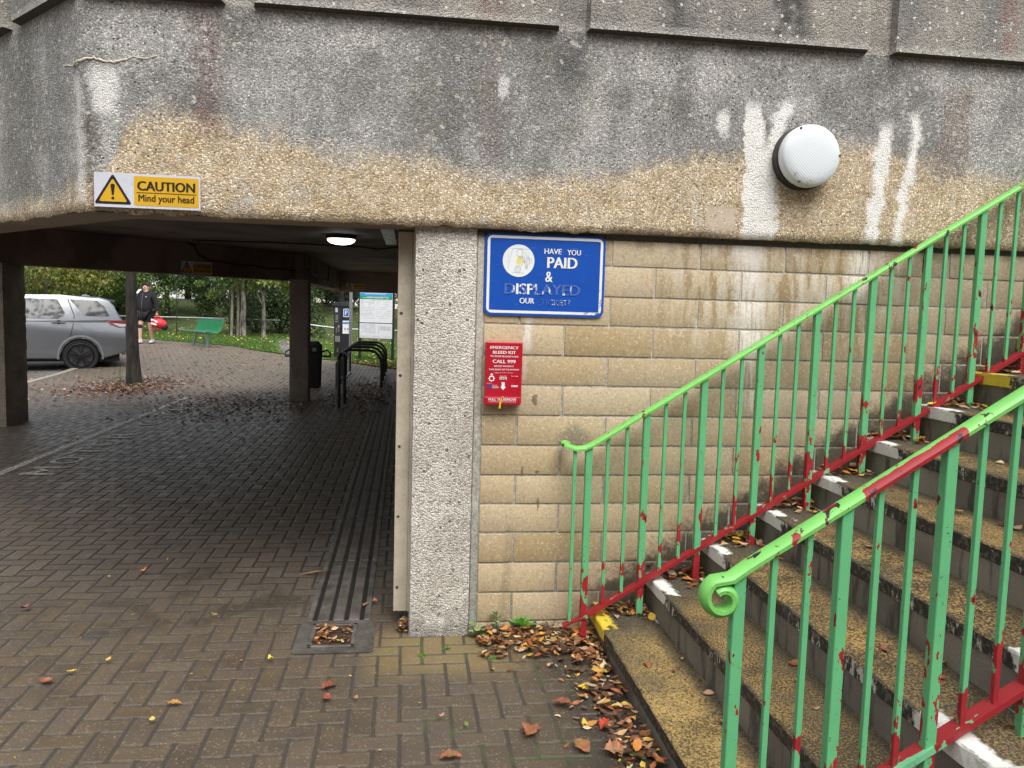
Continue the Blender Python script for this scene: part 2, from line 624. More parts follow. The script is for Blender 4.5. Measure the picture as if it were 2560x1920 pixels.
def mat_block():
    m = MB_('reconstituted_stone_block', 0.85)
    a, fac = m.attr('col')
    n1, n2, n3 = m.noise(2.2, 3), m.noise(13, 4), m.noise(60, 3)
    d, c1, c2 = m.vor(150)
    col = m.mix(fac, (0.38, 0.28, 0.145), (0.56, 0.455, 0.30))
    col = m.mix(n1.ss(0.42, 0.66) * 0.55, col, (0.44, 0.355, 0.245))
    up = (m.x.ss(0.6, 2.2) * 0.8) * m.z.ss(0.6, 1.5)
    col = m.mix(up * 0.62 * m.noise(3, 2).ss(0.3, 0.6), col, (0.42, 0.365, 0.295))
    # damp and washed streaks under the beam
    st = m.noise(7, 4, 0.6, m.scaled(2.6, 1, 0.45))
    zone = m.z.ss(1.25, 1.75) * m.x.ss(1.0, 1.5) * m.x.ss(2.8, 2.3)
    col = m.mix(st.ss(0.50, 0.58) * zone * 0.75, col, (0.27, 0.185, 0.085))
    col = m.mix(st.ss(0.46, 0.40) * zone * 0.6, col, (0.55, 0.51, 0.44))
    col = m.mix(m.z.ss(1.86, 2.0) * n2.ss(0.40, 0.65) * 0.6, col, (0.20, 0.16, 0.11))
    wob = (n2 - 0.5) * 0.12 + (n3 - 0.5) * 0.05
    vert = m.noise(22, 3, 0.6, m.scaled(3, 1, 0.25))
    lime = m.streak(1.665, 2.05, 1.70, 1.42, 0.075, 0.05, wob) * vert.ss(0.30, 0.52)
    lime = lime.max(m.streak(1.69, 1.75, 1.72, 1.15, 0.04, 0.04, wob) * vert.ss(0.42, 0.58) * 0.8)
    lime = lime.max(m.streak(2.28, 2.05, 2.26, 1.72, 0.06, 0.04, wob) * vert.ss(0.36, 0.52))
    lime = lime.max(m.streak(0.565, 1.61, 0.555, 1.43, 0.018, 0.012, wob * 0.3) * 0.85)
    lime = lime.max(m.streak(0.545, 1.5, 0.545, 1.28, 0.010, 0.01, wob * 0.3) * 0.45)
    col = m.mix(lime * 0.85, col, (0.70, 0.66, 0.60))
    # moss and dirt along the stair line and the foot
    line = (m.x - 0.80) * 0.628 + 0.10
    h = (m.z - line.max(0.0)) + (n2 - 0.5) * 0.28 + (n3 - 0.5) * 0.1
    moss = h.ss(0.13, -0.02) * m.x.ss(0.75, 1.0) * 0.9
    col = m.mix(moss, col, (0.045, 0.04, 0.028))
    col = m.mix(m.z.ss(0.09, 0.0) * n2.ss(0.35, 0.55) * 0.8, col, (0.12, 0.105, 0.06))
    col = m.mix(m.blob(0.80, 0.99, 0.10, 0.09, (n2 - 0.5) * 0.9) * 0.6, col, (0.16, 0.15, 0.12))
    col = m.mix(m.streak(0.50, 0.55, 0.47, 0.02, 0.022, 0.012, wob * 0.2) * 0.35, col, (0.20, 0.17, 0.10))
    for (bx, bz, rx, rz) in ((0.602, 1.19, .018, .035), (0.55, 0.83, .008, .03), (0.625, 0.83, .012, .012), (0.635, 0.665, .008, .04)):
        col = m.mix(m.blob(bx, bz, rx, rz, (n3 - 0.5) * 1.6) * 0.75, col, (0.10, 0.07, 0.03))
    col = m.mix(c1.lt(0.16) * 0.35, col, m.hsv(col, val=0.55))
    col = m.mix(c2.gt(0.93) * 0.5 * (1.0 - moss), col, (0.62, 0.54, 0.40))
    col = m.hsv(col, val=(n3 - 0.5) * 0.5 + 1.0)
    m.color(col)
    m.bump(n3 * 0.6 + c1 * 0.3 + m.noise(50, 2, vec=m.scaled(0.4, 1, 3)) * 0.5, 0.4, 0.004)
    return m.mat


def mat_mortar():
    m = MB_('mortar', 0.95)
    n = m.noise(30, 4)
    d, c1, c2 = m.vor(140)
    col = m.mix(n.ss(0.3, 0.7), (0.42, 0.40, 0.35), (0.28, 0.27, 0.235))
    col = m.mix(m.z.ss(0.7, 0.1) * 0.6, col, (0.20, 0.215, 0.175))
    col = m.mix(m.z.ss(1.1, 1.5) * 0.6, col, (0.50, 0.45, 0.385))
    col = m.mix(m.z.ss(1.955, 1.99) * 0.8, col, (0.05, 0.045, 0.04))
    col = m.hsv(col, val=c1 * 0.5 + 0.75)
    m.color(col)
    m.bump(c1 + n, 0.5, 0.005)
    return m.mat


def mat_paving():
    """herringbone of 200 x 100 mm paving blocks square to the bridge"""
    m = MB_('brown_block_paving', 0.5)
    W = 0.1025
    uu, vv = m.x / W + 0.32, m.y / W + 0.15
    # slight unevenness of the laid blocks
    uu = uu + (m.noise(1.1, 2) - 0.5) * 0.25
    vv = vv + (m.noise(1.3, 2, vec=m.scaled(1, 1.2, 1)) - 0.5) * 0.25
    i, j = uu.floor(), vv.floor()
    fu, fv = uu.frac(), vv.frac()
    k = ((i - j) / 4.0).frac() * 4.0
    k1 = k.gt(0.5) * k.lt(1.5)
    k2 = k.gt(1.5) * k.lt(2.5)
    hor = k.lt(1.5)
    U = fu + k1
    Vv = fv + k2
    dh = U.min(2.0 - U).min(fv.min(1.0 - fv))
    dv = Vv.min(2.0 - Vv).min(fu.min(1.0 - fu))
    d = hor * dh + (1.0 - hor) * dv
    bid = m.vec(i - k1 * hor, j - k2 * (1.0 - hor), hor)
    r1, rb, rc = m.white(bid)
    n1, n2, n3 = m.noise(0.55, 4), m.noise(7, 4), m.noise(90, 2)
    ds, s1, s2 = m.vor(190)
    col = m.mix(r1, (0.082, 0.060, 0.041), (0.118, 0.090, 0.064))
    col = m.mix((rb.gt(0.86)) * 0.5, col, (0.115, 0.08, 0.043))
    col = m.mix(n1.ss(0.42, 0.66) * 0.55, col, (0.075, 0.061, 0.049))
    # ochre staining near the mouth of the passage, grey scum by the drain
    near = m.y.ss(1.0, 0.2) * m.y.ss(-2.2, -0.4)
    col = m.mix(near * n2.ss(0.4, 0.7) * 0.5, col, (0.105, 0.073, 0.028))
    och = m.y.ss(-0.55, -0.3) * m.y.ss(0.15, -0.05) * m.x.ss(-0.25, -0.1) * m.x.ss(0.7, 0.3)
    col = m.mix(och * 0.65, col, (0.22, 0.16, 0.065))
    blot = ((m.x + 1.505) / 0.075).pow(2.0) + ((m.y - 0.10) / 0.06).pow(2.0)
    col = m.mix((blot + (n2 - 0.5)).ss(1.2, 0.6) * 0.6, col, (0.03, 0.033, 0.042))
    scum = m.x.ss(-1.1, -0.4) * m.x.ss(0.3, -0.1) * m.y.ss(0.0, 0.7) * m.y.ss(6.0, 1.5)
    col = m.mix(scum * m.noise(5, 3).ss(0.35, 0.6) * 0.7, col, (0.085, 0.082, 0.078))
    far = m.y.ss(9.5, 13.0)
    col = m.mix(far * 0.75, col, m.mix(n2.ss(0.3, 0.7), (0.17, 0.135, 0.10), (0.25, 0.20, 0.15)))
    wet = m.noise(3.4, 4, vec=m.scaled(1, 1, 1)).ss(0.50, 0.60) * m.y.ss(3.0, 1.2) * m.y.ss(-0.2, 0.4) * m.x.ss(-2.4, -1.4) * m.x.ss(0.0, -0.4)
    col = m.mix(wet * 0.6, col, (0.04, 0.03, 0.018))
    # soil spilling out at the foot of the stair
    soil = (m.x + (n2 - 0.5) * 0.35).ss(0.45, 0.75) * m.y.ss(-2.6, -2.0) * m.y.ss(0.1, -0.4)
    col = m.mix(soil * 0.75, col, (0.03, 0.025, 0.02))
    col = m.hsv(col, val=(n3 - 0.5) * 0.7 + 1.0 + (n2 - 0.5) * 0.3)
    col = m.mix(s1.gt(0.955) * 0.5, col, (0.32, 0.28, 0.22))
    jw = (n2 - 0.5) * 0.05 + 0.075
    joint = d.ss(jw + 0.02, jw - 0.02)
    sand = m.mix(s2, (0.15, 0.125, 0.095), (0.065, 0.053, 0.04))
    vj = hor * 0.0 + dv.lt(0.12) * (1.0 - hor)
    sand = m.mix(m.y.ss(-0.7, 1.2).max(fu.min(1.0 - fu).lt(0.12) * 0.7), sand, (0.018, 0.015, 0.012))
    moss = m.noise(2.3, 3).ss(0.52, 0.66) * m.y.ss(0.2, -0.3) * m.x.ss(-0.6, 0.1)
    sand = m.mix(moss * 0.8, sand, (0.055, 0.09, 0.02))
    col = m.mix(joint * 0.9, col, sand)
    m.color(col)
    rg = n2.ss(0.25, 0.75) * 0.28 + 0.34 + joint * 0.3 - wet * 0.12
    m.rough(rg + m.y.ss(4.0, -2.0) * 0.12)
    hb = d.ss(0.0, 0.16) * 1.0 + rb * 0.12 + n3 * 0.12 + s1 * 0.07
    m.bump(hb, 0.7, 0.006)
    return m.mat


def mat_step():
    """stair: gold-speckled treads, blackened nosings with old paint, damp grey risers"""
    m = MB_('stair_concrete', 0.75)
    nz = m.nz()
    top = nz.gt(0.6)
    n1, n2, n3 = m.noise(1.6, 4), m.noise(9, 5), m.noise(48, 4)
    d, c1, c2 = m.vor(150)
    spk = m.noise(120, 3, 0.75)
    step = ((m.x - 0.92) / 0.283)
    fx = step.frac()                                   # 0 at each nosing, 1 at the riser behind it
    first = m.x.lt(1.19)
    big = m.noise(4.5, 4, 0.65)
    gold = m.mix((spk + (big - 0.5) * 0.35).ss(0.47, 0.60), (0.042, 0.031, 0.016), (0.42, 0.27, 0.09))
    gold = m.mix(first * 0.45, gold, m.mix((spk + (big - 0.5) * 0.3).ss(0.40, 0.5), (0.11, 0.07, 0.025), (0.52, 0.36, 0.13)))
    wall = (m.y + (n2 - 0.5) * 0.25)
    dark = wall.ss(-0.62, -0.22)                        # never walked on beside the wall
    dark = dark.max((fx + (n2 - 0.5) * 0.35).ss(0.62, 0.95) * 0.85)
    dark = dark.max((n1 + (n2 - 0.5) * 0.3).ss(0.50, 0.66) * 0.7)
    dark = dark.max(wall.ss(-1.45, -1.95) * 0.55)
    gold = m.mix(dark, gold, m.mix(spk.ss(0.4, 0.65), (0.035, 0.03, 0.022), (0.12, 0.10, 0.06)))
    ris = m.mix(n1.ss(0.35, 0.65), (0.23, 0.205, 0.165), (0.135, 0.122, 0.10))
    ris = m.mix(m.noise(6, 4, vec=m.scaled(1, 2.2, 0.5)).ss(0.5, 0.66) * 0.8, ris, (0.035, 0.032, 0.027))
    ris = m.mix(m.y.ss(-0.4, -0.1) * n2.ss(0.3, 0.6) * 0.5, ris, (0.10, 0.11, 0.05))
    # nosing band on the riser face: top 62 mm of each 178 mm step
    zz = ((m.z - 0.130) / 0.178 + 3.0).frac()           # 0 at a tread, rising to 1 just under the next one
    nos = (zz + (n3 - 0.5) * 0.06).gt(0.655)
    blk = m.mix(n3.ss(0.50, 0.64), (0.02, 0.018, 0.016), (0.10, 0.088, 0.07))
    chips = (m.noise(26, 6, 0.8, m.scaled(1, 1.0, 0.5)) + (m.noise(3, 3) - 0.5) * 0.5).ss(0.56, 0.62) * 0.85
    pw = (m.noise(20, 5, 0.75) + (m.noise(5, 2) - 0.5) * 0.4)
    endw = wall.ss(-0.40, -0.16).max((m.y + (n2 - 0.5) * 0.2).ss(-1.72, -1.84) * 0.9)
    wp = (pw + endw * 0.75 + wall.ss(-1.1, -0.3) * 0.34).ss(0.90, 1.04)              # surviving white paint
    blk = m.mix(chips * (1.0 - first), blk, (0.55, 0.53, 0.48))
    white = m.mix(n3, (0.62, 0.61, 0.57), (0.78, 0.77, 0.73))
    yel = m.mix(n3, (0.55, 0.40, 0.03), (0.75, 0.58, 0.05))
    yel0 = first.max(m.z.gt(1.3))
    paint = m.mix(yel0, white, yel)
    blk = m.mix(wp * (1.0 - first * m.y.lt(-1.0)), blk, paint)
    ris = m.mix(nos, ris, blk)
    tp = (fx + (n3 - 0.5) * 0.2).ss(0.28, 0.20) * (pw + wall.ss(-0.50, -0.16) * 0.75 + (m.y).ss(-1.72, -1.84) * (1.0 - first) * 0.7).ss(1.0, 1.06)
    gold = m.mix(tp, gold, paint)
    gold = m.mix((fx + (n3 - 0.5) * 0.14).ss(0.07, 0.02) * n2.ss(0.4, 0.55) * 0.75 * (1.0 - first), gold, (0.05, 0.045, 0.038))
    col = m.mix(top, ris, gold)
    col = m.hsv(col, val=(m.noise(130, 2) - 0.5) * 0.5 + 1.0)
    m.color(col)
    m.rough(n2 * 0.3 + 0.5)
    m.bump(spk * 0.8 + c1 * 0.3 + n3 * 0.5, 0.6, 0.004)
    return m.mat


def mat_paint(name, top, under=(0.30, 0.012, 0.018), amount=0.0, black=0.02, nearfoot=True, rough=0.42):
    """gloss paint chipping to an older red coat and black primer, mostly near the bottom rail"""
    m = MB_(name, rough)
    n, n2, n3 = m.noise(26, 4, 0.65), m.noise(11, 3), m.noise(70, 3)
    h = m.z - ((m.x - 0.85) * 0.60 + 0.12)
    v = m.noise(16, 4, 0.6, m.scaled(1, 1, 0.45))
    t = v + (h.ss(0.40, 0.0) * 0.15 if nearfoot else m.y.lt(-1.0) * m.x.ss(1.12, 1.24) * m.x.ss(1.50, 1.38) * m.y.ss(-1.952, -1.966) * 0.30) + amount + 0.022
    chip = t.ss(0.655, 0.67)
    prim = (v + (n - 0.5) * 0.16 + amount + 0.02).ss(0.705 - black, 0.715 - black) * n2.ss(0.40, 0.5)
    spots = n3.gt(0.69)
    col = m.hsv(top, val=(n2 - 0.5) * 0.25 + 1.0)
    col = m.mix(chip, col, m.hsv(under, val=n * 0.8 + 0.6))
    col = m.mix(prim, col, (0.012, 0.012, 0.014))
    col = m.mix(spots * 0.85, col, (0.02, 0.022, 0.02))
    m.color(col)
    m.rough(n * 0.2 + rough - 0.1 + chip * 0.15)
    m.bump((1.0 - chip) * 0.6 + n3 * 0.2 + m.noise(220, 2) * 0.12, 0.35, 0.003)
    return m.mat


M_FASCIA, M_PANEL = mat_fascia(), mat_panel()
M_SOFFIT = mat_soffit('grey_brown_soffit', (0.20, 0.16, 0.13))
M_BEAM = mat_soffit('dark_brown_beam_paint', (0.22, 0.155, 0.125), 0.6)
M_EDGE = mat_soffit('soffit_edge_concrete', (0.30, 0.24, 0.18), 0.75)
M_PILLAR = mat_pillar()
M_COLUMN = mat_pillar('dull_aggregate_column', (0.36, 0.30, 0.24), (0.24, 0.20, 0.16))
M_BLOCK, M_MORTAR, M_PAVE, M_STEP = mat_block(), mat_mortar(), mat_paving(), mat_step()
M_GREEN = mat_paint('mint_green_gloss_paint', (0.115, 0.42, 0.185))
M_LIME = mat_paint('lime_green_handrail_paint', (0.17, 0.50, 0.105), amount=0.012, nearfoot=False, black=0.045)
M_RED = mat_paint('dark_red_rail_paint', (0.27, 0.014, 0.02), under=(0.14, 0.42, 0.22), amount=0.0, nearfoot=False)
M_CREAM = simple('cream_painted_board', (0.52, 0.46, 0.36), 0.5, dirt=0.5, scale=9)
M_BLACK = simple('black_plastic', (0.012, 0.012, 0.013), 0.4, dirt=0.4)
M_CABLE = simple('black_cable', (0.01, 0.01, 0.01), 0.6)
M_STEEL = simple('galvanised_steel', (0.34, 0.35, 0.36), 0.45, 0.7)
M_SCREW = simple('screw_head', (0.12, 0.12, 0.12), 0.4, 0.8)

# ------------------------------------------------------------------ the ground
def rows(name, ys, left, right, n, z, mat, kind='structure'):
    pts = []
    for y in ys:
        a, b = left(y), right(y)
        pts.append([(a + (b - a) * i / (n - 1), y, z(a + (b - a) * i / (n - 1), y)) for i in range(n)])
    o = grid_mesh(name, pts, n, len(ys), mat)
    if kind: o['kind'] = kind
    return o


def lerp(pts):
    def fn(t):
        if t <= pts[0][0]: return pts[0][1]
        for (a, b), (c, d) in zip(pts, pts[1:]):
            if t <= c: return b + (d - b) * (t - a) / (c - a)
        return pts[-1][1]
    return fn


def frange(a, b, s):
    n = int(round((b - a) / s))
    return [a + (b - a) * i / n for i in range(n + 1)]


mg = MB_('asphalt', 0.8)
na, nb = mg.noise(0.7, 4), mg.noise(60, 3)
ca = mg.mix(na.ss(0.35, 0.65), (0.085, 0.08, 0.078), (0.15, 0.142, 0.135))
mg.color(mg.hsv(ca, val=nb + 0.5))
mg.bump(nb, 0.5, 0.006)
M_ASPHALT = mg.mat
RX = [-400, -200, -100, -60, -40, -30] + frange(-24, 8, .5) + [14, 25, 40, 70, 120, 200, 400]
RY = frange(-60, 0, 6) + frange(1, 60, .75) + frange(70, 500, 43)
o = grid_mesh('road', [[(x, y, hgt(x, y) - (0.06 if x < -6.6 else 0.10)) for x in RX] for y in RY], len(RX), len(RY), M_ASPHALT)
o['kind'] = 'structure'
PL = lerp([(-14, -16), (4, -14), (8, -6.75), (12, -7.05), (17, -7.6), (18.8, -7.75), (19.2, -16), (40, -16)])
PR = lerp([(17.1, 9), (17.15, -0.2), (17.9, -0.73), (19.3, -1.56), (20.5, -2.3), (20.9, -3.0), (21.0, -4.6), (22.8, -6.45), (25, -8.7), (26.8, -10.2), (29, -14.5)])
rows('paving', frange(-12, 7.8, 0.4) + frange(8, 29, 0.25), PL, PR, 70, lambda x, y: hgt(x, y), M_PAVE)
ml = MB_('lawn_soil', 0.95)
nl, nl2 = ml.noise(0.5, 4), ml.noise(22, 4)
bank = ml.y.ss(30.5, 33.5)
cl = ml.mix(nl.ss(0.3, 0.7), (0.055, 0.105, 0.014), (0.085, 0.15, 0.02))
cl = ml.mix(bank, cl, ml.mix(nl.ss(0.35, 0.65), (0.038, 0.058, 0.012), (0.06, 0.085, 0.018)))
dl, l1, l2 = ml.vor(3.2)
cl = ml.mix(l1.gt(0.8) * dl.lt(0.16), cl, (0.30, 0.24, 0.08))
cl = ml.mix(nl2.ss(0.55, 0.75) * 0.5, cl, (0.03, 0.045, 0.01))
ml.color(cl)
ml.bump(nl2, 0.8, 0.05)
M_LAWN = ml.mat
rows('lawn', frange(17.15, 34, 0.35) + frange(34.5, 64, 0.8), lambda y: PR(y) if y < 29 else -16 - (y - 29) * 4, lambda y: 40, 120, lambda x, y: hgt(x, y) + 0.02, M_LAWN)
PP = [(20.6, -3.3), (22, -3.6), (24, -4.0), (27, -4.4)]
pa = lerp(PP)
rows('path', frange(20.6, 27, 0.35), lambda y: pa(y) - 0.30, lambda y: pa(y) + 0.30, 5, lambda x, y: hgt(x, y) + 0.035, M_ASPHALT)

# kerb along the car park
k = MB()
kp = [(-6.75, 8.0), (-7.05, 12), (-7.6, 17), (-7.75, 18.9)]
for (a, b) in zip(kp, kp[1:]):
    n = max(1, int(abs(b[1] - a[1]) / 0.9))
    for i in range(n):
        x0, y0 = a[0] + (b[0] - a[0]) * i / n, a[1] + (b[1] - a[1]) * i / n
        x1, y1 = a[0] + (b[0] - a[0]) * (i + .985) / n, a[1] + (b[1] - a[1]) * (i + .985) / n
        k.prism([(x0 - .13, y0), (x0 + .01, y0), (x1 + .01, y1), (x1 - .13, y1)], lambda x, y: (x, y, hgt(x, y) - .08), lambda x, y: (x, y, hgt(x, y) + .012))
tag(k.build('kerb', simple('kerb_concrete', (0.30, 0.27, 0.23), 0.8, dirt=0.5)), kind='structure')

# worn white line and lettering on the paving inside the passage
mw = MB_('worn_road_paint', 0.6)
nw = mw.noise(30, 4, 0.7)
mw.color(mw.mix(nw.ss(0.45, 0.6), (0.20, 0.17, 0.14), (0.62, 0.58, 0.50)))
M_ROADPAINT = mw.mat
k = MB()
k.quad((-3.76, 0.5, .004), (-3.68, 0.5, .004), (-3.66, 10.2, .004), (-3.74, 10.2, .004))
tag(k.build('bay_line', M_ROADPAINT, fix=False), 'long worn white line painted on the paving inside the passage', 'road marking')
k = MB()
y = 4.05
for ch in 'MOTOR CYCLES':
    if ch != ' ':
        put_text(k, ch, 0, 0, width=0.36, height=0.29, bold=0.05, fn=lambda a, b, y=y: (-3.385 - b, y + a, 0.005))
    y += 0.52
tag(k.build('painted_lettering', M_ROADPAINT, fix=False), 'faint white capital letters painted on the paving beside the bay line', 'road marking')
k = MB()
k.quad((-11.5, 13.2, -.055), (-8.0, 14.1, -.055), (-8.0, 14.18, -.055), (-11.5, 13.28, -.055))
tag(k.build('parking_line', simple('old_orange_paint', (0.45, 0.24, 0.08), .7, dirt=.8), fix=False), 'faded orange line on the asphalt in front of the silver car', 'road marking')

# ------------------------------------------------------------------ the bridge: parapet, beams, ceiling, columns
bridge = tag(wempty('footbridge', (0.5, 0, 2.0)), 'weathered grey concrete footbridge parapet spanning the passage and block wall', 'footbridge')
OUT = [(-4.55, 3.33), (-1.46, -0.07), (4.6, -0.035)]             # plan of the outer face
def off_poly(d):
    """outer plan line pushed inwards by d"""
    a, b, c = [Vector((*p, 0)) for p in OUT]
    n1 = Vector((b.y - a.y, -(b.x - a.x), 0)).normalized() * -1
    n2 = Vector((0, 1, 0))
    t = (n1 + n2) / (1 + n1.dot(n2))
    return [a + n1 * d, b + t * d, c + n2 * d]
def along(poly, s, step):
    out = []
    for p, q in zip(poly, poly[1:]):
        n = max(1, int((q - p).length / step))
        out += [p.lerp(q, i / n) for i in range(n)]
    return out + [poly[-1]]
O = along(off_poly(0.0), 0, 0.022)
zs = [2.012, 2.018, 2.026, 2.037, 2.05] + frange(2.07, 2.935, 0.03)
pts = []
for j, z in enumerate(zs):
    row = []
    for i, p in enumerate(O):
        q = p.copy()
        nn = mnoise.noise(Vector((p.x * 9, p.y * 9, z * 9)))
        n4 = mnoise.noise(Vector((p.x * 38, p.y * 38, z * 38)))
        q.y += nn * 0.004 + n4 * 0.003
        rag = max(0.0, (2.05 - z) / 0.04)
        e = mnoise.noise(Vector((p.x * 11 + 5, p.y * 11, 3.3))) + 0.7 * mnoise.noise(Vector((p.x * 40, p.y * 40, 9.1)))
        q.y += rag * rag * 0.022
        row.append((q.x, q.y, z + rag * (e * 0.010)))
    pts.append(row)
inner = off_poly(0.018)
In = along(inner, 0, 0.022)
lower = [(OO[0], OO[1] + 0.0, OO[2]) for OO in pts[0]]
grid_mesh('fascia', pts, len(O), len(zs), M_FASCIA, bridge)
# underside of the edge beam and its inner face
k = MB()
a = off_poly(0.012); b = off_poly(0.27)
for i in range(2):
    k.quad((*a[i].xy, 2.013), (*a[i + 1].xy, 2.013), (*b[i + 1].xy, 2.013), (*b[i].xy, 2.013))
    k.quad((*b[i].xy, 2.013), (*b[i + 1].xy, 2.013), (*b[i + 1].xy, 2.5), (*b[i].xy, 2.5))
k.build('soffit_edge', M_EDGE, bridge, fix=False)
# wall behind the panels (also the floor of the joints), and raised panels with chamfered rims
k = MB()
w0 = off_poly(0.0)
for i in range(2):
    k.quad((*w0[i].xy, 2.934), (*w0[i + 1].xy, 2.934), (*w0[i + 1].xy, 4.1), (*w0[i].xy, 4.1))
wb = off_poly(0.2)
for i in range(2):
    k.quad((*w0[i].xy, 4.1), (*w0[i + 1].xy, 4.1), (*wb[i + 1].xy, 4.1), (*wb[i].xy, 4.1))
    k.quad((*wb[i].xy, 2.9), (*wb[i + 1].xy, 2.9), (*wb[i + 1].xy, 4.1), (*wb[i].xy, 4.1))
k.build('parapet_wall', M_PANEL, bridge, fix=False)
A_, B_, C_ = w0
def panel(p, q, s0, s1, nrm):
    d = (q - p).normalized()
    k = MB()
    dep, ch = 0.045, 0.010
    P0, P1 = p + d * s0, p + d * s1
    def loop(ins, out):
        return [(P0 + d * ins + nrm * out, 2.938 + (0 if ins == 0 else 0.006)), (P1 - d * ins + nrm * out, 2.938 + (0 if ins == 0 else 0.006)),
                (P1 - d * ins + nrm * out, 4.0 - ins), (P0 + d * ins + nrm * out, 4.0 - ins)]
    L0, L1 = loop(0, 0.0), loop(ch, dep)
    v0 = [k.bm.verts.new((v.x, v.y, z)) for v, z in L0]
    v1 = [k.bm.verts.new((v.x, v.y, z)) for v, z in L1]
    for i in range(4):
        k.bm.faces.new((v0[i], v0[(i + 1) % 4], v1[(i + 1) % 4], v1[i]))
    k.bm.faces.new(v1)
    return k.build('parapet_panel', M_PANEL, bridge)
nF, nL = Vector((0, -1, 0)), (lambda v: Vector((v.y, -v.x, 0)).normalized())((B_ - A_))
xF = lambda x: x - B_.x
for x0, x1 in ((-1.445, -0.845), (-0.725, 0.655), (0.785, 2.195), (2.32, 3.75), (3.87, 4.55)):
    panel(B_, C_, xF(x0), xF(x1), nF)
LL = (B_ - A_).length
for s0, s1 in ((LL - 0.675, LL - 0.012), (LL - 2.1, LL - 0.775), (0.05, LL - 2.2)):
    panel(A_, B_, s0, s1, nL)
# lime-crusted crack on the corner
k = MB()
cr = [(-1.575, 2.665, 1), (-1.545, 2.66, 1), (-1.505, 2.648, 1), (-1.475, 2.652, 0), (-1.44, 2.666, 0), (-1.40, 2.672, 0), (-1.36, 2.664, 0), (-1.32, 2.660, 0), (-1.28, 2.672, 0), (-1.24, 2.690, 0), (-1.19, 2.684, 0), (-1.12, 2.703, 0)]
pp = []
for x, z, s in cr:
    yy = -0.072 + (x + 1.46) * 0.006 if not s else -0.07 + (-1.46 - x) * 1.1
    pp.append((x, yy, z))
pd = [Vector(p) for p in pp]
fine = []
for p, q in zip(pd, pd[1:]):
    for i in range(4):
        t = p.lerp(q, i / 4)
        t.z += (random.random() - .5) * 0.006
        fine.append(t)
k.tube(fine, [0.0025 + 0.004 * random.random() * math.sin(PI * (i + .5) / len(fine)) for i in range(len(fine))], 6)
k.build('crack_crust', simple('lime_crust', (0.62, 0.56, 0.44), 0.9, dirt=0.5, scale=40), bridge)

# ceiling over the passage
k = MB()
CE = [(-1.36, 0.18), (-4.45, 3.58), (-5.4, 5.2), (-5.2, 6.9), (-2.0, 10.5), (-1.85, 17.7), (0.3, 17.7), (0.3, 0.18)]
k.prism(CE, lambda x, y: (x, y, 2.5), lambda x, y: (x, y, 2.75))
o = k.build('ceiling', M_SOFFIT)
o['kind'] = 'structure'
# deck over the stair side keeps the sky out of the block wall's head
def bar_between(p, q, width, z0, z1, side=1.0):
    p, q = Vector((*p, 0)), Vector((*q, 0))
    d = (q - p).normalized()
    n = Vector((-d.y, d.x, 0)) * width * side
    return [(p.x, p.y), (q.x, q.y), (q.x + n.x, q.y + n.y), (p.x + n.x, p.y + n.y)], z0, z1
def beam(p, q, width, label, mat=None, z0=2.02, z1=2.505, name='concrete_beam'):
    P, a, b = bar_between(p, q, width, z0, z1)
    k = MB()
    k.prism(P, lambda x, y: (x, y, a), lambda x, y: (x, y, b))
    bmesh.ops.bevel(k.bm, geom=k.bm.edges[:], offset=0.012, segments=1, affect='EDGES')
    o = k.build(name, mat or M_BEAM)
    return tag(o, label, 'beam', 'beams under the footbridge')
beam((-5.35, 6.38), (-1.98, 10.45), 0.3, 'dark beam running from the left column to the square column, with a caution sign')
beam((-1.80, 10.5), (-1.76, 17.4), 0.3, 'brown beam running away from the square column towards the pay machine')
beam((-2.0, 17.4), (0.02, 17.4), 0.3, 'brown beam across the far end of the passage with a small sign', M_EDGE, 1.975)

# front pillar, round-edged, and the other columns
def column(x0, x1, y0, y1, z1, mat, label, rag=0.004):
    k = MB()
    n = 10
    ring = []
    for (ax, ay, bx, by) in ((x0, y0, x1, y0), (x1, y0, x1, y1), (x1, y1, x0, y1), (x0, y1, x0, y0)):
        for i in range(n):
            ring.append((ax + (bx - ax) * i / n, ay + (by - ay) * i / n))
    zs_ = frange(-0.05, z1, 0.03)
    R = []
    cx, cy = (x0 + x1) / 2, (y0 + y1) / 2
    for z in zs_:
        row = []
        for (x, y) in ring:
            e = mnoise.noise(Vector((x * 20, y * 20, z * 14))) * rag + mnoise.noise(Vector((x * 60, y * 60, z * 60))) * rag * 0.6
            dx, dy = x - cx, y - cy
            L = math.hypot(dx, dy)
            corner = min(abs(abs(dx) - (x1 - x0) / 2), 9) + min(abs(abs(dy) - (y1 - y0) / 2), 9)
            e -= 0.006 if corner < 0.005 else 0
            row.append(k.bm.verts.new((x + dx / L * e, y + dy / L * e, z)))
        R.append(row)
    for A, B in zip(R, R[1:]):
        for i in range(len(ring)):
            k.bm.faces.new((A[i], A[(i + 1) % len(ring)], B[(i + 1) % len(ring)], B[i]))
    o = k.build('concrete_column', mat, smooth=True)
    return tag(o, label, 'column', 'columns holding up the footbridge')
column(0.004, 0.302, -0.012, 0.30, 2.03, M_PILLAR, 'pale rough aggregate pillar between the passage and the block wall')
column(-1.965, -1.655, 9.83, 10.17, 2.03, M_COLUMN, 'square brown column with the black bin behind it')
column(-5.55, -4.95, 6.75, 7.35, 2.03, M_COLUMN, 'dark column cut off by the left edge, in front of the silver car', 0.012)
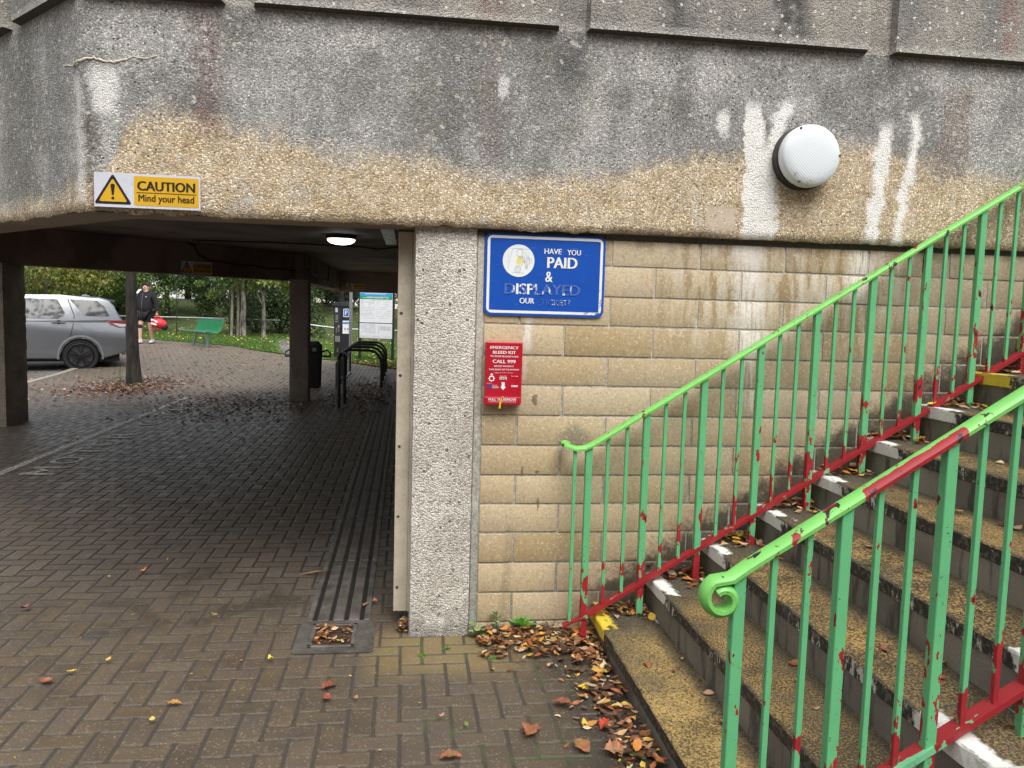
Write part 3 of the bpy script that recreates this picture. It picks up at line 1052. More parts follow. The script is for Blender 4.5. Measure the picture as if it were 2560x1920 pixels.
# side wall of the passage
k = MB()
k.box(0.03, 0.30, 0.303, 17.7, -0.05, 2.5)
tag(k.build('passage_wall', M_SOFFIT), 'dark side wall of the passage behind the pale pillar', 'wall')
bd = tag(empty('corner_board', (-0.04, 0.16, 0.07)), 'cream painted board screwed upright beside the pale pillar', 'board')
k = MB()
k.box(-0.036, 0.034, -0.012, 0.012, 0.0, 1.93, 0.004)
k.box(0.034, 0.046, -0.012, 0.14, 0.0, 1.93)
k.build('board', M_CREAM, bd)
k = MB()
for z in (0.13, 0.50, 0.86, 1.22, 1.53):
    k.lathe([(0.0075, 0), (0.0075, 0.003), (0.004, 0.005)], 10, Matrix.Translation((-0.018, -0.012, z)) @ Matrix.Rotation(PI / 2, 4, 'X'))
k.build('screw_heads', M_SCREW, bd)

# ------------------------------------------------------------------ block wall
wallo = tag(wempty('block_wall', (2.4, 0.1, 0)), 'tan stone block wall behind the green railing', 'wall')
J = [-0.087, .063, .214, .366, .520, .666, .812, .962, 1.112, 1.26, 1.409, 1.561, 1.706, 1.855, 1.992]
k = MB()
lay = k.bm.verts.layers.float_color.new('col')
rg = random.Random(11)
for ri in range(len(J) - 1):
    z0, z1 = J[ri] + .005, J[ri + 1] - .005
    if ri == len(J) - 2: z1 = 1.984
    ph = 0.065 if (ri - 1) % 2 == 0 else 0.29
    xs = [0.338] + [ph + .45 * i for i in range(0, 12) if ph + .45 * i > 0.40] 
    for a, b in zip(xs, xs[1:]):
        jit = lambda s: (rg.random() - .5) * s
        old = set(k.bm.verts)
        k.box(a + .005 + (0 if a == xs[0] else jit(.003)), b - .005 + jit(.005), -.001 + jit(.003), .11, z0 + jit(.003), z1 + jit(.003), .004, seg=2)
        c = rg.random()
        for v in k.bm.verts:
            if v not in old: v[lay] = (c, c, c, 1)
k.build('stone_blocks', M_BLOCK, wallo, smooth=True)
k = MB()
k.box(0.300, 5.3, 0.0045, 0.12, -0.08, 2.02)
k.box(0.303, 0.337, -0.004, 0.0044, -0.05, 2.0, 0.003)
k.build('mortar', M_MORTAR, wallo)
k = MB()
k.box(0.34, 5.3, 0.01, 0.3, 1.985, 2.5)
k.box(0.302, 5.3, 0.121, 0.32, -0.1, 1.98)
k.build('wall_core', M_MORTAR, wallo)

# ------------------------------------------------------------------ stair
stair = tag(wempty('concrete_stair', (0.92, -1.0, 0)), 'concrete stair with gold speckled treads between the two green railings', 'stair')
NS = 9
for i in range(NS):
    x0, z1 = 0.92 + 0.283 * i, 0.130 + 0.178 * i
    zb = -0.05 if i == 0 else z1 - 0.178 - 0.02
    k = MB()
    x1 = x0 + 0.283 + 0.012
    prof = [(x0 + .010, zb), (x0 + .010, z1 - .062), (x0 + .001, z1 - .056), (x0, z1 - .006), (x0 + .006, z1), (x1, z1), (x1, zb)]
    ys = frange(-2.10, -0.004, 0.03)
    R = []
    for y in ys:
        row = []
        for kx, (x, z) in enumerate(prof):
            e = mnoise.noise(Vector((i * 7.7, y * 14, kx * 1.3))) * 0.003
            chip = 0.0
            if kx in (3, 4):
                c = mnoise.noise(Vector((i * 3.1 + 4, y * 10, 0.5))) + 0.5 * mnoise.noise(Vector((i * 3.1, y * 35, 2.5)))
                chip = max(0, c - 0.35) * 0.02
            row.append(k.bm.verts.new((x + (e if kx < 5 else 0) + chip, y, z - chip * 0.6 + (e * 0.5 if 2 < kx < 5 else 0))))
        R.append(row)
    n = len(prof)
    for A, B in zip(R, R[1:]):
        for q in range(n):
            k.bm.faces.new((A[q], A[(q + 1) % n], B[(q + 1) % n], B[q]))
    k.bm.faces.new(R[0]); k.bm.faces.new(list(reversed(R[-1])))
    s = k.build('step', M_STEP, stair)
# low slab wall closing the near end of the stair
k = MB()
k.prism([(1.75, 0.0), (3.6, 0.0), (3.6, 1.56), (2.02, 0.60), (1.75, 0.33)], lambda x, z: (x, -2.105, z), lambda x, z: (x, -2.35, z))
tag(k.build('stair_kerb', simple('stair_kerb_concrete', (0.27, 0.21, 0.13), 0.85, dirt=0.6, scale=6)), 'stained concrete upstand at the near end of the stair', 'stair kerb')
# ------------------------------------------------------------------ the two railings
def hand_z(x): return 0.972 + (x - 0.85) * 0.617
def bot_z(x): return 0.121 + (x - 0.85) * 0.600
def railing(Y, label, x_posts, x_end, scroll):
    t = tag(wempty('stair_railing', (x_posts[0], Y, 0)), label, 'railing')
    for i, x in enumerate(x_posts):
        k = MB()
        foot = 0.0 if x < 0.92 else 0.130 + 0.178 * math.floor((x - 0.92) / 0.283)
        k.box(x - .016, x + .016, Y - .016, Y + .016, foot - .01, hand_z(x) - .004, .002)
        k.build('post', M_GREEN, t)
    bx = []
    for a, b in zip(x_posts, x_posts[1:]):
        bx += [a + (b - a) * .335, a + (b - a) * .665]
    if not scroll: bx = [x_posts[0] - .068] + bx
    for x in bx:
        k = MB()
        lo = bot_z(x) + .004
        if x < x_posts[0]: lo = bot_z(x_posts[0]) - .02
        dx = (random.random() - .5) * .004
        P = Matrix.Identity(4)
        k.box(x - .008, x + .008, Y - .008, Y + .008, lo, hand_z(max(x, x_posts[0])) - .004, .0012)
        k.build('baluster', M_GREEN, t)
    # bottom rail: flat bar on a channel
    k = MB()
    x0 = x_posts[0]
    k.tube([(x0 - .0, Y, bot_z(x0)), (x_end, Y, bot_z(x_end))], 0, flat=(.050, .017))
    if not scroll:
        k.tube([(x0 - .10, Y + .005, bot_z(x0) - .045), (x0 - .055, Y + .002, bot_z(x0) - .022), (x0 + .01, Y, bot_z(x0) + .002)], 0, flat=(.040, .010))
    k.build('bottom_rail', M_RED, t)
    # handrail: convex capping
    k = MB()
    path = []
    if scroll:
        c = Vector((x0 - .046, Y, hand_z(x0) - .072))
        R0 = .041
        for i in range(25):
            th = math.radians(118 + 372 * (1 - i / 24.0) * 1.0)
            rr = R0 * (0.62 + 0.38 * (i / 24.0)) + (.012 if i > 18 else 0) * (i - 18) / 6
            path.append((c.x + rr * math.cos(th), Y, c.z + rr * math.sin(th)))
        path += [(x0 - .022, Y, hand_z(x0 - .028))]
    else:
        path += [(x0 - .105, Y + .075, hand_z(x0) + .006), (x0 - .10, Y + .02, hand_z(x0) - .004), (x0 - .06, Y + .002, hand_z(x0) - .010), (x0 - .02, Y, hand_z(x0) - .006)]
    for x in frange(x0 + .02, x_end, .12):
        path.append((x, Y, hand_z(x)))
    prof = [(-.026, -.008), (.026, -.008), (.027, .002), (.022, .009), (.012, .0145), (0, .0165), (-.012, .0145), (-.022, .009), (-.027, .002)]
    P = [Vector(p) for p in path]
    rings = []
    for i, p in enumerate(P):
        d = (P[min(i + 1, len(P) - 1)] - P[max(i - 1, 0)]).normalized()
        side = Vector((0, -1, 0)) - d * d.dot(Vector((0, -1, 0)))
        side = side.normalized() if side.length > .2 else Vector((1, 0, 0))
        upv = side.cross(d).normalized()
        if not scroll and upv.z < 0: upv = -upv; side = -side
        if scroll:
            upv = Vector((-d.z, 0, d.x)); side = Vector((0, -1, 0))
        rings.append([k.bm.verts.new(p + side * a + upv * b) for a, b in prof])
    n = len(prof)
    for A, B in zip(rings, rings[1:]):
        for q in range(n):
            k.bm.faces.new((A[q], A[(q + 1) % n], B[(q + 1) % n], B[q]))
    k.bm.faces.new(rings[0]); k.bm.faces.new(rings[-1])
    k.build('handrail', M_LIME, t, smooth=True)
    return t
railing(-0.12, 'green railing with a dark red bottom rail along the block wall', [0.858 + .2835 * i for i in range(11)], 3.95, False)
railing(-1.95, 'chipped green railing nearest the viewer with a curled handrail end', [0.842 + .2865 * i for i in range(8)], 2.95, True)

# ------------------------------------------------------------------ signs
def plate(mb, poly, y0, y1, fn=None):
    fn = fn or (lambda y: (lambda x, z: (x, y, z)))
    mb.prism(poly, fn(y0), fn(y1))

def disc(cx, cz, rr, n=40): return [(cx + rr * math.cos(2 * PI * i / n), cz + rr * math.sin(2 * PI * i / n)) for i in range(n)]

def sign_paint(name, rgb, rough=0.35, worn=None, under=None, lo=.5, scale=22):
    m = MB_(name, rough)
    n, n2 = m.noise(scale, 5, .7), m.noise(5, 3)
    col = m.hsv(rgb, val=(n2 - .5) * .25 + 1.0)
    if worn is not None:
        col = m.mix(worn(m, n), col, under)
    m.color(col)
    m.rough(n * .2 + rough - .08)
    return m.mat

BLUE = (0.008, 0.075, 0.40)
M_SBLUE = sign_paint('sign_blue', BLUE, .3, lambda m, n: m.noise(90, 2, .5, m.scaled(.3, 1, 2)).ss(.66, .74) * .4, (0.12, 0.22, 0.5))
WHITE = (0.74, 0.76, 0.76)
M_SWHITE = sign_paint('sign_white', WHITE, .4, lambda m, n: n.ss(.62, .66) * m.z.ss(1.9, 1.62), BLUE)
M_SBORDER = sign_paint('sign_border_white', WHITE, .4, lambda m, n: n.ss(.50, .56) * m.x.ss(.75, .9) * m.z.ss(1.9, 1.62) * .9, (0.03, 0.11, 0.42))
M_WORN1 = sign_paint('worn_lettering', WHITE, .4, lambda m, n: (m.noise(28, 4, .7, m.scaled(1.6, 1, .5)) + m.z.ss(1.84, 1.72) * .05).ss(.57, .6), BLUE)
M_WORN2 = sign_paint('very_worn_lettering', WHITE, .4, lambda m, n: (m.noise(24, 4, .75, m.scaled(1.6, 1, .6)) + m.x.ss(.578, .605) * .13 + m.x.ss(.496, .468) * .13).ss(.50, .57) * .93, (0.015, 0.085, 0.40))
sg = tag(wempty('parking_sign', (0.633, -0.004, 1.6)), 'large blue sign asking about paid tickets on the block wall', 'sign')
k = MB(); plate(k, rrect(.337, .929, 1.603, 1.998, .034), -.003, -.013); k.build('plate', M_SBLUE, sg)
k = MB()
outer, inner_ = rrect(.349, .917, 1.615, 1.986, .026), rrect(.362, .904, 1.628, 1.973, .015)
n = len(outer)
for i in range(n):
    a, b, c, d = outer[i], outer[(i + 1) % n], inner_[(i + 1) % n], inner_[i]
    k.quad(*[(p[0], -.0142, p[1]) for p in (a, b, c, d)])
k.build('border', M_SBORDER, sg)
k = MB(); plate(k, disc(.501, 1.8675, .0775), -.0135, -.0148)
dsc = k.build('disc', sign_paint('disc_white', (.72, .76, .76), .4, lambda m, n: m.blob(.505, 1.868, .022, .026, (n - .5) * 1.0) * .85, (.72, .60, .12)), sg)
k = MB()
random.seed(3)
for (a, b, rr) in ((.507, 1.905, .016), (.497, 1.826, .015), (.497, 1.826, .008)):
    P = [(a + rr * math.cos(t * .35), -.0155, b + rr * math.sin(t * .35) * 1.15) for t in range(19)]
    k.tube(P, .0007, 4)
for i in range(12):
    x0, z0 = .50 + random.random() * .05, 1.84 + random.random() * .06
    k.tube([(x0 + t * .006, -.0155, z0 + .016 * math.sin(t * 1.7 + i)) for t in range(4)], .0006, 4)
for (a, b, c, d) in ((.47, 1.925, .56, 1.925), (.47, 1.925, .45, 1.83), (.45, 1.90, .45, 1.85), (.47, 1.81, .53, 1.81)):
    k.tube([(a, -.0155, b), (c, -.0155, d)], .0005, 4)
k.build('scribble', simple('faint_pen', (.30, .32, .33), .6), dsc)
for body, cx, cz, wd, ht, bold, mt in (('HAVE', .668, 1.918, .083, .026, .035, M_SWHITE), ('YOU', .772, 1.916, .066, .026, .035, M_SWHITE), ('PAID', .716, 1.8645, .145, .052, .05, M_SWHITE)):
    k = MB(); put_text(k, body, cx, cz, wd, ht, bold, lambda a, b: (a, -.0152, b)); k.build('lettering', mt, sg, fix=False)
k = MB(); put_text(k, '&', .652, 1.795, .034, .05, .03, lambda a, b: (a, -.0152, b)); k.build('lettering', M_WORN1, sg, fix=False)
k = MB(); put_text(k, 'DISPLAYED', .622, 1.733, .370, .052, .045, lambda a, b: (a, -.0152, b)); k.build('lettering', M_WORN2, sg, fix=False)
k = MB(); put_text(k, 'OUR', .547, 1.6765, .071, .027, .035, lambda a, b: (a, -.0152, b)); k.build('lettering', M_SWHITE, sg, fix=False)
k = MB(); put_text(k, 'TICKET?', .688, 1.672, .146, .027, .03, lambda a, b: (a, -.0152, b)); k.build('lettering', sign_paint('worn_lettering_low', WHITE, .4, lambda m, n: (m.noise(30, 4, .75) + m.x.ss(.672, .640) * .4 + .02).ss(.50, .60) * .95, (.015, .085, .40)), sg, fix=False)
for x, z in ((.366, 1.968), (.899, 1.968), (.366, 1.634), (.899, 1.634)):
    k = MB(); k.lathe([(.0048, 0), (.0044, .0025), (.001, .003)], 10, Matrix.Translation((x, -.0135, z)) @ Matrix.Rotation(PI / 2, 4, 'X')); k.build('screw', M_SCREW, sg)

YEL = (0.62, 0.36, 0.02)
M_YEL = sign_paint('sign_yellow', YEL, .35, lambda m, n: n.ss(.60, .75) * .3, (.45, .27, .03))
M_SILVER = sign_paint('sign_silver_white', (.56, .58, .64), .35, lambda m, n: m.noise(40, 3).ss(.55, .7) * .4, (.42, .43, .47))
M_INK = sign_paint('sign_black', (.012, .011, .010), .4)
def caution(label, W, Hh, place, mats=(M_SILVER, M_YEL, M_INK)):
    """yellow and white warning plate; place(x, z, out) -> world"""
    o = place(0, 0, 0)
    t = tag(wempty('caution_sign', o), label, 'sign', 'caution signs on the concrete beams')
    F = lambda out: (lambda x, z: place(x, z, out))
    k = MB(); k.prism([(0, 0), (W, 0), (W, Hh), (0, Hh)], F(0.0), F(.004)); k.build('plate', mats[0], t)
    k = MB(); k.prism(rrect(W * .372, W * .985, Hh * .075, Hh * .93, Hh * .055), F(.0042), F(.005)); pn = k.build('yellow_panel', mats[1], t)
    def rtri(c, s):
        P = []
        for a in (90, 210, 330):
            vx, vz = c[0] + s * math.cos(math.radians(a)) * .95, c[1] + s * math.sin(math.radians(a)) * .92
            for q in (-50, 0, 50):
                P.append((vx - .07 * s * math.cos(math.radians(a)) + .07 * s * math.cos(math.radians(a + q)), vz - .07 * s * math.sin(math.radians(a)) + .07 * s * math.sin(math.radians(a + q))))
        return P
    c = (W * .175, Hh * .385)
    k = MB(); k.prism(rtri(c, Hh * .60), F(.0042), F(.005)); bt = k.build('triangle', mats[2], t)
    k = MB(); k.prism(rtri((c[0], c[1] + Hh * .0), Hh * .455), F(.0052), F(.0058)); k.build('triangle_field', mats[1], bt)
    k = MB()
    k.prism([(c[0] - Hh * .026, c[1] - Hh * .04), (c[0] + Hh * .026, c[1] - Hh * .04), (c[0] + Hh * .062, c[1] + Hh * .25), (c[0] + Hh * .035, c[1] + Hh * .29), (c[0] - Hh * .035, c[1] + Hh * .29), (c[0] - Hh * .062, c[1] + Hh * .25)], F(.006), F(.0066))
    k.prism(disc(c[0], c[1] - Hh * .125, Hh * .042, 14), F(.006), F(.0066)); k.build('exclamation_mark', mats[2], bt)
    k = MB()
    tf = lambda a, b: place(a, b, .0062)
    put_text(k, 'CAUTION', W * .678, Hh * .655, W * .54, Hh * .27, .05, tf)
    put_text(k, 'Mind your head', W * .678, Hh * .27, W * .525, Hh * .265, .022, tf)
    k.quad(tf(W * .395, Hh * .445), tf(W * .963, Hh * .445), tf(W * .963, Hh * .463), tf(W * .395, Hh * .463))
    k.build('lettering', mats[2], pn, fix=False)
    return t
caution('large yellow and white caution sign at the lower corner of the parapet', .449, .150, lambda x, z, d: Vector((-1.405 + x, -.082 + (x * .004) - d, 2.034 + z)))
# on the dark beam
def on_beam(px, py, p, q):
    p, q = Vector((*p, 0)), Vector((*q, 0))
    d = (q - p).normalized()
    nn = Vector((d.y, -d.x, 0))
    ray = pxray(px, py)
    t = (p - CAM).dot(nn) / ray.dot(nn)
    return CAM + ray * t, d, nn
P0, dd, nn = on_beam(453, 686, (-5.35, 6.38), (-1.98, 10.45))
P1, _, _ = on_beam(529, 690, (-5.35, 6.38), (-1.98, 10.45))
Wd = (P1 - P0).length
caution('small caution sign on the dark beam above the green bench', Wd, Wd / 2.85, lambda x, z, d: Vector((P0.x, P0.y, 2.035)) + dd * x + nn * (d + .003) + Vector((0, 0, z)))
xs0 = onz(866, 729, 2.03); D_ = 19.7 + 3.906
caution('small caution sign on the far beam above the pay machine', .46, .165, lambda x, z, d: Vector((-1.60 + x, 17.39 - d, 2.03 + z)))

# red emergency box
rb = tag(wempty('bleed_kit_box', (.436, -.004, 1.178)), 'red emergency bleed kit box on the block wall below the blue sign', 'emergency box')
M_RBOX = simple('red_enamel', (0.42, 0.008, 0.022), .3, dirt=.15, coords='object')
M_RTXT = simple('white_print', (.75, .75, .75), .5, dirt=.05)
k = MB(); k.box(.350, .527, -.058, -.002, 1.178, 1.474, .003, seg=2); bx = k.build('body', M_RBOX, rb)
k = MB(); k.box(.3465, .523, -.063, -.003, 1.171, 1.210, .003, seg=2); k.build('drawer', M_RBOX, rb)
k = MB()
tx = lambda a, b: (a, -.0595, b)
for body, cz, wd, ht, bo in (('EMERGENCY', 1.4485, .137, .0135, .05), ('BLEED KIT', 1.4255, .111, .0135, .05), ('TO STOP BLOOD LOSS', 1.406, .137, .0078, .045), ('CALL 999', 1.3815, .110, .0165, .05),
                         ('REPORT INCIDENT', 1.3585, .095, .0070, .045), ('TAKE BLEED KIT TO PATIENT', 1.3425, .147, .0072, .045), ('Saving Lives in the Community', 1.327, .092, .0048, .0)):
    put_text(k, body, .4385, cz, wd, ht, bo, tx)
put_text(k, 'Powered by', .436, 1.3115, .030, .0034, 0, tx)
put_text(k, 'Funded by', .369, 1.2745, .026, .0034, 0, tx)
# arrow
k.tris([tx(*p) for p in ((.429, 1.281), (.444, 1.281), (.444, 1.259), (.451, 1.259), (.4365, 1.2435), (.422, 1.259), (.429, 1.259))], [(0, 1, 2, 6), (3, 4, 5), (2, 3, 5, 6)])
# police style star badge and crown
st = []
for i in range(16):
    a = PI / 2 + i * PI / 8
    rr = .0165 if i % 2 == 0 else .0125
    st.append((.380 + rr * math.cos(a), 1.2985 + rr * math.sin(a)))
k.tris([tx(.380, 1.2985)] + [tx(*p) for p in st], [(0, i + 1, (i + 1) % 16 + 1) for i in range(16)])
k.tris([tx(*p) for p in ((.3745, 1.315), (.3855, 1.315), (.3875, 1.3225), (.383, 1.3195), (.380, 1.325), (.377, 1.3195), (.3725, 1.3225))], [(0, 1, 2, 3), (0, 3, 5, 6), (3, 4, 5)])
k.quad(tx(.419, 1.2945), tx(.453, 1.2945), tx(.453, 1.3075), tx(.419, 1.3075))
put_text(k, 'AVON &', .395, 1.2655, .024, .005, .01, tx)
put_text(k, 'SOMERSET', .3985, 1.2585, .031, .005, .01, tx)
k.quad(tx(.384, 1.2525), tx(.414, 1.2525), tx(.414, 1.2545), tx(.384, 1.2545))
put_text(k, 'Your Safety', .492, 1.311, .036, .0062, .01, tx)
for i in range(2):
    k.quad(tx(.476, 1.264 - i * .005), tx(.508, 1.264 - i * .005), tx(.508, 1.267 - i * .005), tx(.476, 1.267 - i * .005))
k.build('lettering', M_RTXT, bx, fix=False)
k = MB()
put_text(k, 'NHS', .436, 1.301, .027, .009, .05, lambda a, b: (a, -.0603, b))
k.prism(disc(.380, 1.2985, .0085, 16), lambda x, z: (x, -.0597, z), lambda x, z: (x, -.0603, z))
k.build('badge_ink', M_RBOX, bx)
k = MB()
k.quad(tx(.3625, 1.2505), tx(.3800, 1.2505), tx(.3800, 1.2695), tx(.3625, 1.2695))
k.build('badge_field', simple('badge_navy', (.03, .04, .22), .5), bx, fix=False)
k = MB(); put_text(k, 'PULL TO REMOVE', .4345, 1.1975, .134, .0125, .045, lambda a, b: (a, -.0642, b)); k.quad((.37, -.0642, 1.1855), (.50, -.0642, 1.1855), (.50, -.0642, 1.187), (.37, -.0642, 1.187)); k.build('lettering', M_RTXT, kids(rb)[1] if len(kids(rb)) > 1 else rb, fix=False)
k = MB()
P = []
for i in range(17):
    a = i / 16 * 2 * PI
    P.append((.432 + .006 * math.sin(a) + .004 * math.cos(a), -.067 - .004 * math.sin(a / 2), 1.199 + .014 * math.cos(a)))
k.tube(P, .0012, 6)
k.box(.4185, .4265, -.071, -.0685, 1.154, 1.186, .0008, M=Matrix.Translation((.4225, -.07, 1.17)) @ Matrix.Rotation(.12, 4, 'Y') @ Matrix.Translation((-.4225, .07, -1.17)))
k.tube([(.426, -.069, 1.184), (.430, -.069, 1.192)], .0018, 6)
tag(k.build('security_seal', simple('yellow_plastic', (.78, .50, .02), .35)), 'yellow plastic pull seal hanging from the red emergency box', 'seal')

# round bulkhead light on the parapet
lb = tag(empty('bulkhead_light', (1.893, -.075, 2.413)), 'round white bulkhead light on the concrete parapet above the stair', 'light')
R = Matrix.Rotation(PI / 2, 4, 'X')
k = MB(); k.lathe([(.153, -.03), (.155, .0), (.155, .028), (.150, .032)], 48, R); k.build('base', simple('dirty_black_base', (.02, .02, .02), .6, dirt=.6), lb, smooth=True)
md = MB_('prismatic_diffuser', .35, 'object')
dn = md.noise(26, 4, .7)
low = md.z.ss(-.05, -.13)
g1 = (md.x * 420).m('SINE') * (md.z * 420).m('SINE')
dc = md.mix(g1 * .5 + .5, (.60, .65, .69), (.74, .78, .80))
rad_ = (md.x * md.x + md.z * md.z).pow(.5)
dc = md.mix(rad_.ss(.128, .140) * .6, dc, (.74, .76, .76))
dc = md.mix(low * dn.ss(.60, .66) * .85, dc, (.10, .09, .08))
md.color(dc)
md.bump(g1 * rad_.lt(.128) + (md.x * 0.0), .25, .002)
k = MB(); k.lathe([(.148, .032), (.149, .062), (.146, .076), (.136, .087), (.10, .093), (.05, .0955), (.012, .096)], 64, R); k.build('diffuser', md.mat, lb, smooth=True)
for a in (118, 2, 245):
    k = MB(); k.lathe([(.006, 0), (.006, .006), (.003, .008)], 8, Matrix.Translation((.140 * math.cos(math.radians(a)), -.084, .140 * math.sin(math.radians(a)))) @ R); k.build('screw', M_SCREW, lb)

# lamps and cables under the bridge
def ceiling_round():
    t = tag(empty('ceiling_light', (-.86, 6.45, 2.5)), 'lit round ceiling light glowing under the footbridge', 'light')
    k = MB(); k.lathe([(.19, 0), (.19, -.05), (.175, -.055)], 32); k.build('base', M_BLACK, t, smooth=True)
    k = MB(); k.lathe([(.172, -.05), (.165, -.075), (.13, -.10), (.07, -.115), (.01, -.12)], 32); k.build('diffuser', emis('lit_diffuser', (1.0, .97, .88), 5.0), t, smooth=True)
ceiling_round()
bt = tag(empty('strip_light', (-.235, 5.2, 2.5)), 'dirty unlit strip light on the ceiling beside the passage wall', 'light')
k = MB(); k.box(-.10, .10, -1.3, 1.1, -.05, 0, .004); k.build('tray', M_STEEL, bt)
mt_ = MB_('grimy_prismatic_cover', .3, 'object')
nn_ = mt_.noise(9, 4, .7, mt_.scaled(3, .6, 1))
mt_.color(mt_.mix(nn_.ss(.42, .58), (.10, .12, .07), (.45, .47, .45)))
k = MB(); k.prism([(-.085, -.05), (.085, -.05), (.065, -.11), (-.065, -.11)], lambda x, z: (x, -1.25, z), lambda x, z: (x, 1.05, z)); k.build('cover', mt_.mat, bt)
k = MB()
P = [(-3.0, 7.9, 2.47), (-2.0, 7.85, 2.475), (-1.3, 7.85, 2.47), (-.7, 7.8, 2.46), (-.45, 7.75, 2.43), (-.2, 7.7, 2.465), (.02, 7.7, 2.46)]
k.tube(P, .013, 6)
k.build('cable', M_CABLE)
tag(bpy.data.objects['cable'], 'thin black cable slung across the ceiling behind the lit lamp', 'cable')
k = MB()
d1 = (Vector((-1.98, 10.45, 0)) - Vector((-5.35, 6.38, 0))).normalized(); n1_ = Vector((d1.y, -d1.x, 0))
B0 = Vector((-5.35, 6.38, 0)) + n1_ * .02
P = []
for s, z in ((3.2, 2.49), (3.3, 2.46), (3.38, 2.33), (3.55, 2.26), (3.8, 2.25), (4.1, 2.22), (4.4, 2.23), (4.7, 2.20), (4.95, 2.21), (5.22, 2.20)):
    q = B0 + d1 * s; P.append((q.x, q.y, z))
for y_, z in ((10.9, 2.24), (11.6, 2.18), (12.4, 2.20), (13, 2.13), (13.6, 2.15), (14.2, 2.12), (14.4, 2.2), (14.45, 2.48)):
    P.append((-1.77, y_, z))
k.tube(P, .013, 6)
tag(k.build('cable', M_CABLE), 'drooping black cable pinned along the dark beams by the square column', 'cable')

# drain: slotted channels and a gully beside the pillar
mdr = MB_('drain_cast', .45)
dn = mdr.noise(8, 4)
mdr.color(mdr.mix(dn.ss(.35, .65), (.06, .052, .045), (.135, .122, .108)))
mdr.rough(dn * .3 + .4)
mdr.bump(mdr.noise(60, 3), .4, .004)
dr = tag(wempty('channel_drain', (-.36, 8, 0)), 'long ribbed drain channel running into the dark passage by its wall', 'drain')
k = MB()
for xa, xb in ((-.515, -.486), (-.463, -.407), (-.383, -.328), (-.304, -.249), (-.225, -.195)):
    yy = .21
    while yy < 17:
        k.box(xa + random.uniform(-.002, .002), xb + random.uniform(-.002, .002), yy, yy + .985, -.02, .006 + random.uniform(0, .002), .004)
        yy += 1.0
k.build('ribs', mdr.mat, dr)
k = MB(); k.quad((-.505, .2, .0015), (-.2, .2, .0015), (-.2, 17.2, .0015), (-.505, 17.2, .0015)); k.build('slots', simple('black_wet_silt', (.018, .016, .014), .5), dr, fix=False)
gu = tag(wempty('drain_gully', (-.36, .03, 0)), 'square gully set in mortar at the end of the ribbed drain, full of leaves', 'drain')
k = MB()
k.prism(rrect(-.54, -.165, -.19, .205, .02), lambda x, y: (x, y, .003), lambda x, y: (x + .0, y, .007)); k.build('mortar_bed', simple('gully_mortar', (.075, .068, .058), .7, dirt=1.3, scale=9), gu)
k = MB()
for (a, b, c, d) in ((-.475, -.255, -.13, -.11), (-.475, -.255, .13, .15), (-.475, -.455, -.13, .15), (-.275, -.255, -.13, .15)):
    k.box(a, b, c, d, .002, .014, .003)
k.build('grate_frame', mdr.mat, gu)
k = MB(); k.quad((-.455, -.11, .009), (-.275, -.11, .009), (-.275, .13, .009), (-.455, .13, .009)); k.build('silt', simple('gully_silt', (.05, .03, .02), .6, dirt=.9, scale=40), gu, fix=False)
# ------------------------------------------------------------------ silver car (local: +x to the tail, -y the side we see, wheel axle of the rear at x=0)
carp = onz(203, 923, -.06)
car = tag(empty('parked_car', (carp.x, carp.y, -.06), math.radians(20.5)), 'silver off-road estate car parked with its tail to the tree trunk', 'car')
mcp = MB_('silver_car_paint', .32, 'object')
mcp.color((.20, .21, .225, 1)).metal(.75)
mcp.b.inputs['Coat Weight'].default_value = .5
M_CAR = mcp.mat
mgc = MB_('car_glass', .06, 'object')
gn = mgc.noise(3.5, 3)
mgc.color(mgc.mix(gn.ss(.4, .65), (.012, .014, .017), (.05, .056, .065)))
M_CGLASS = mgc.mat
M_TYRE = simple('tyre_rubber', (.010, .010, .011), .85, dirt=.3)
M_RIM = simple('black_alloy', (.010, .010, .011), .35, .2)
M_TRIM = simple('grey_arch_trim', (.16, .165, .17), .5, .3)
M_DARK = simple('dark_underbody', (.008, .008, .008), .8)
HB = .935
def cary(z):                    # half width at a height
    if z < 1.15: return HB - max(0, (.75 - z)) * .06 - max(0, z - .75) * .07
    return .907 - (z - 1.15) * .36
def arch(cx, rr=.43, n=9, z0=.30):
    a0 = math.asin((z0 - .375) / rr)
    return [(cx + rr * math.cos(a0 + (PI - 2 * a0) * i / n), .375 + rr * math.sin(a0 + (PI - 2 * a0) * i / n)) for i in range(n + 1)]
def loft(side_pts, name, mat, parent, inset=0.0, bev=.03):
    k = MB()
    ysg = [-1, 1]
    A = [k.bm.verts.new((x, -(cary(z) - inset), z)) for x, z in side_pts]
    B = [k.bm.verts.new((x, (cary(z) - inset), z)) for x, z in side_pts]
    n = len(side_pts)
    for i in range(n):
        k.bm.faces.new((A[i], A[(i + 1) % n], B[(i + 1) % n], B[i]))
    fa, fb = k.bm.faces.new(list(reversed(A))), k.bm.faces.new(B)
    if bev:
        es = list(set(fa.edges) | set(fb.edges))
        bmesh.ops.bevel(k.bm, geom=es, offset=bev, segments=3, affect='EDGES', profile=.6)
    return k.build(name, mat, parent, smooth=True)
low = [(.86, .44), (.945, .50), (.965, .72), (.94, .95), (.90, 1.17)]
low += [(-1.9, 1.13), (-2.15, 1.10), (-3.1, .99), (-3.5, .86), (-3.6, .66), (-3.6, .42), (-3.45, .30)]
low += list(reversed(arch(-2.74))) + list(reversed(arch(0.0))) 
loft(low, 'body', M_CAR, car, 0, .035)
top = [(.88, 1.16), (.70, 1.50), (.60, 1.66), (.40, 1.715), (-.4, 1.745), (-1.1, 1.725), (-1.55, 1.65), (-2.15, 1.10), (-1.9, 1.125)]
loft(top, 'cabin', M_CAR, car, .0, .04)
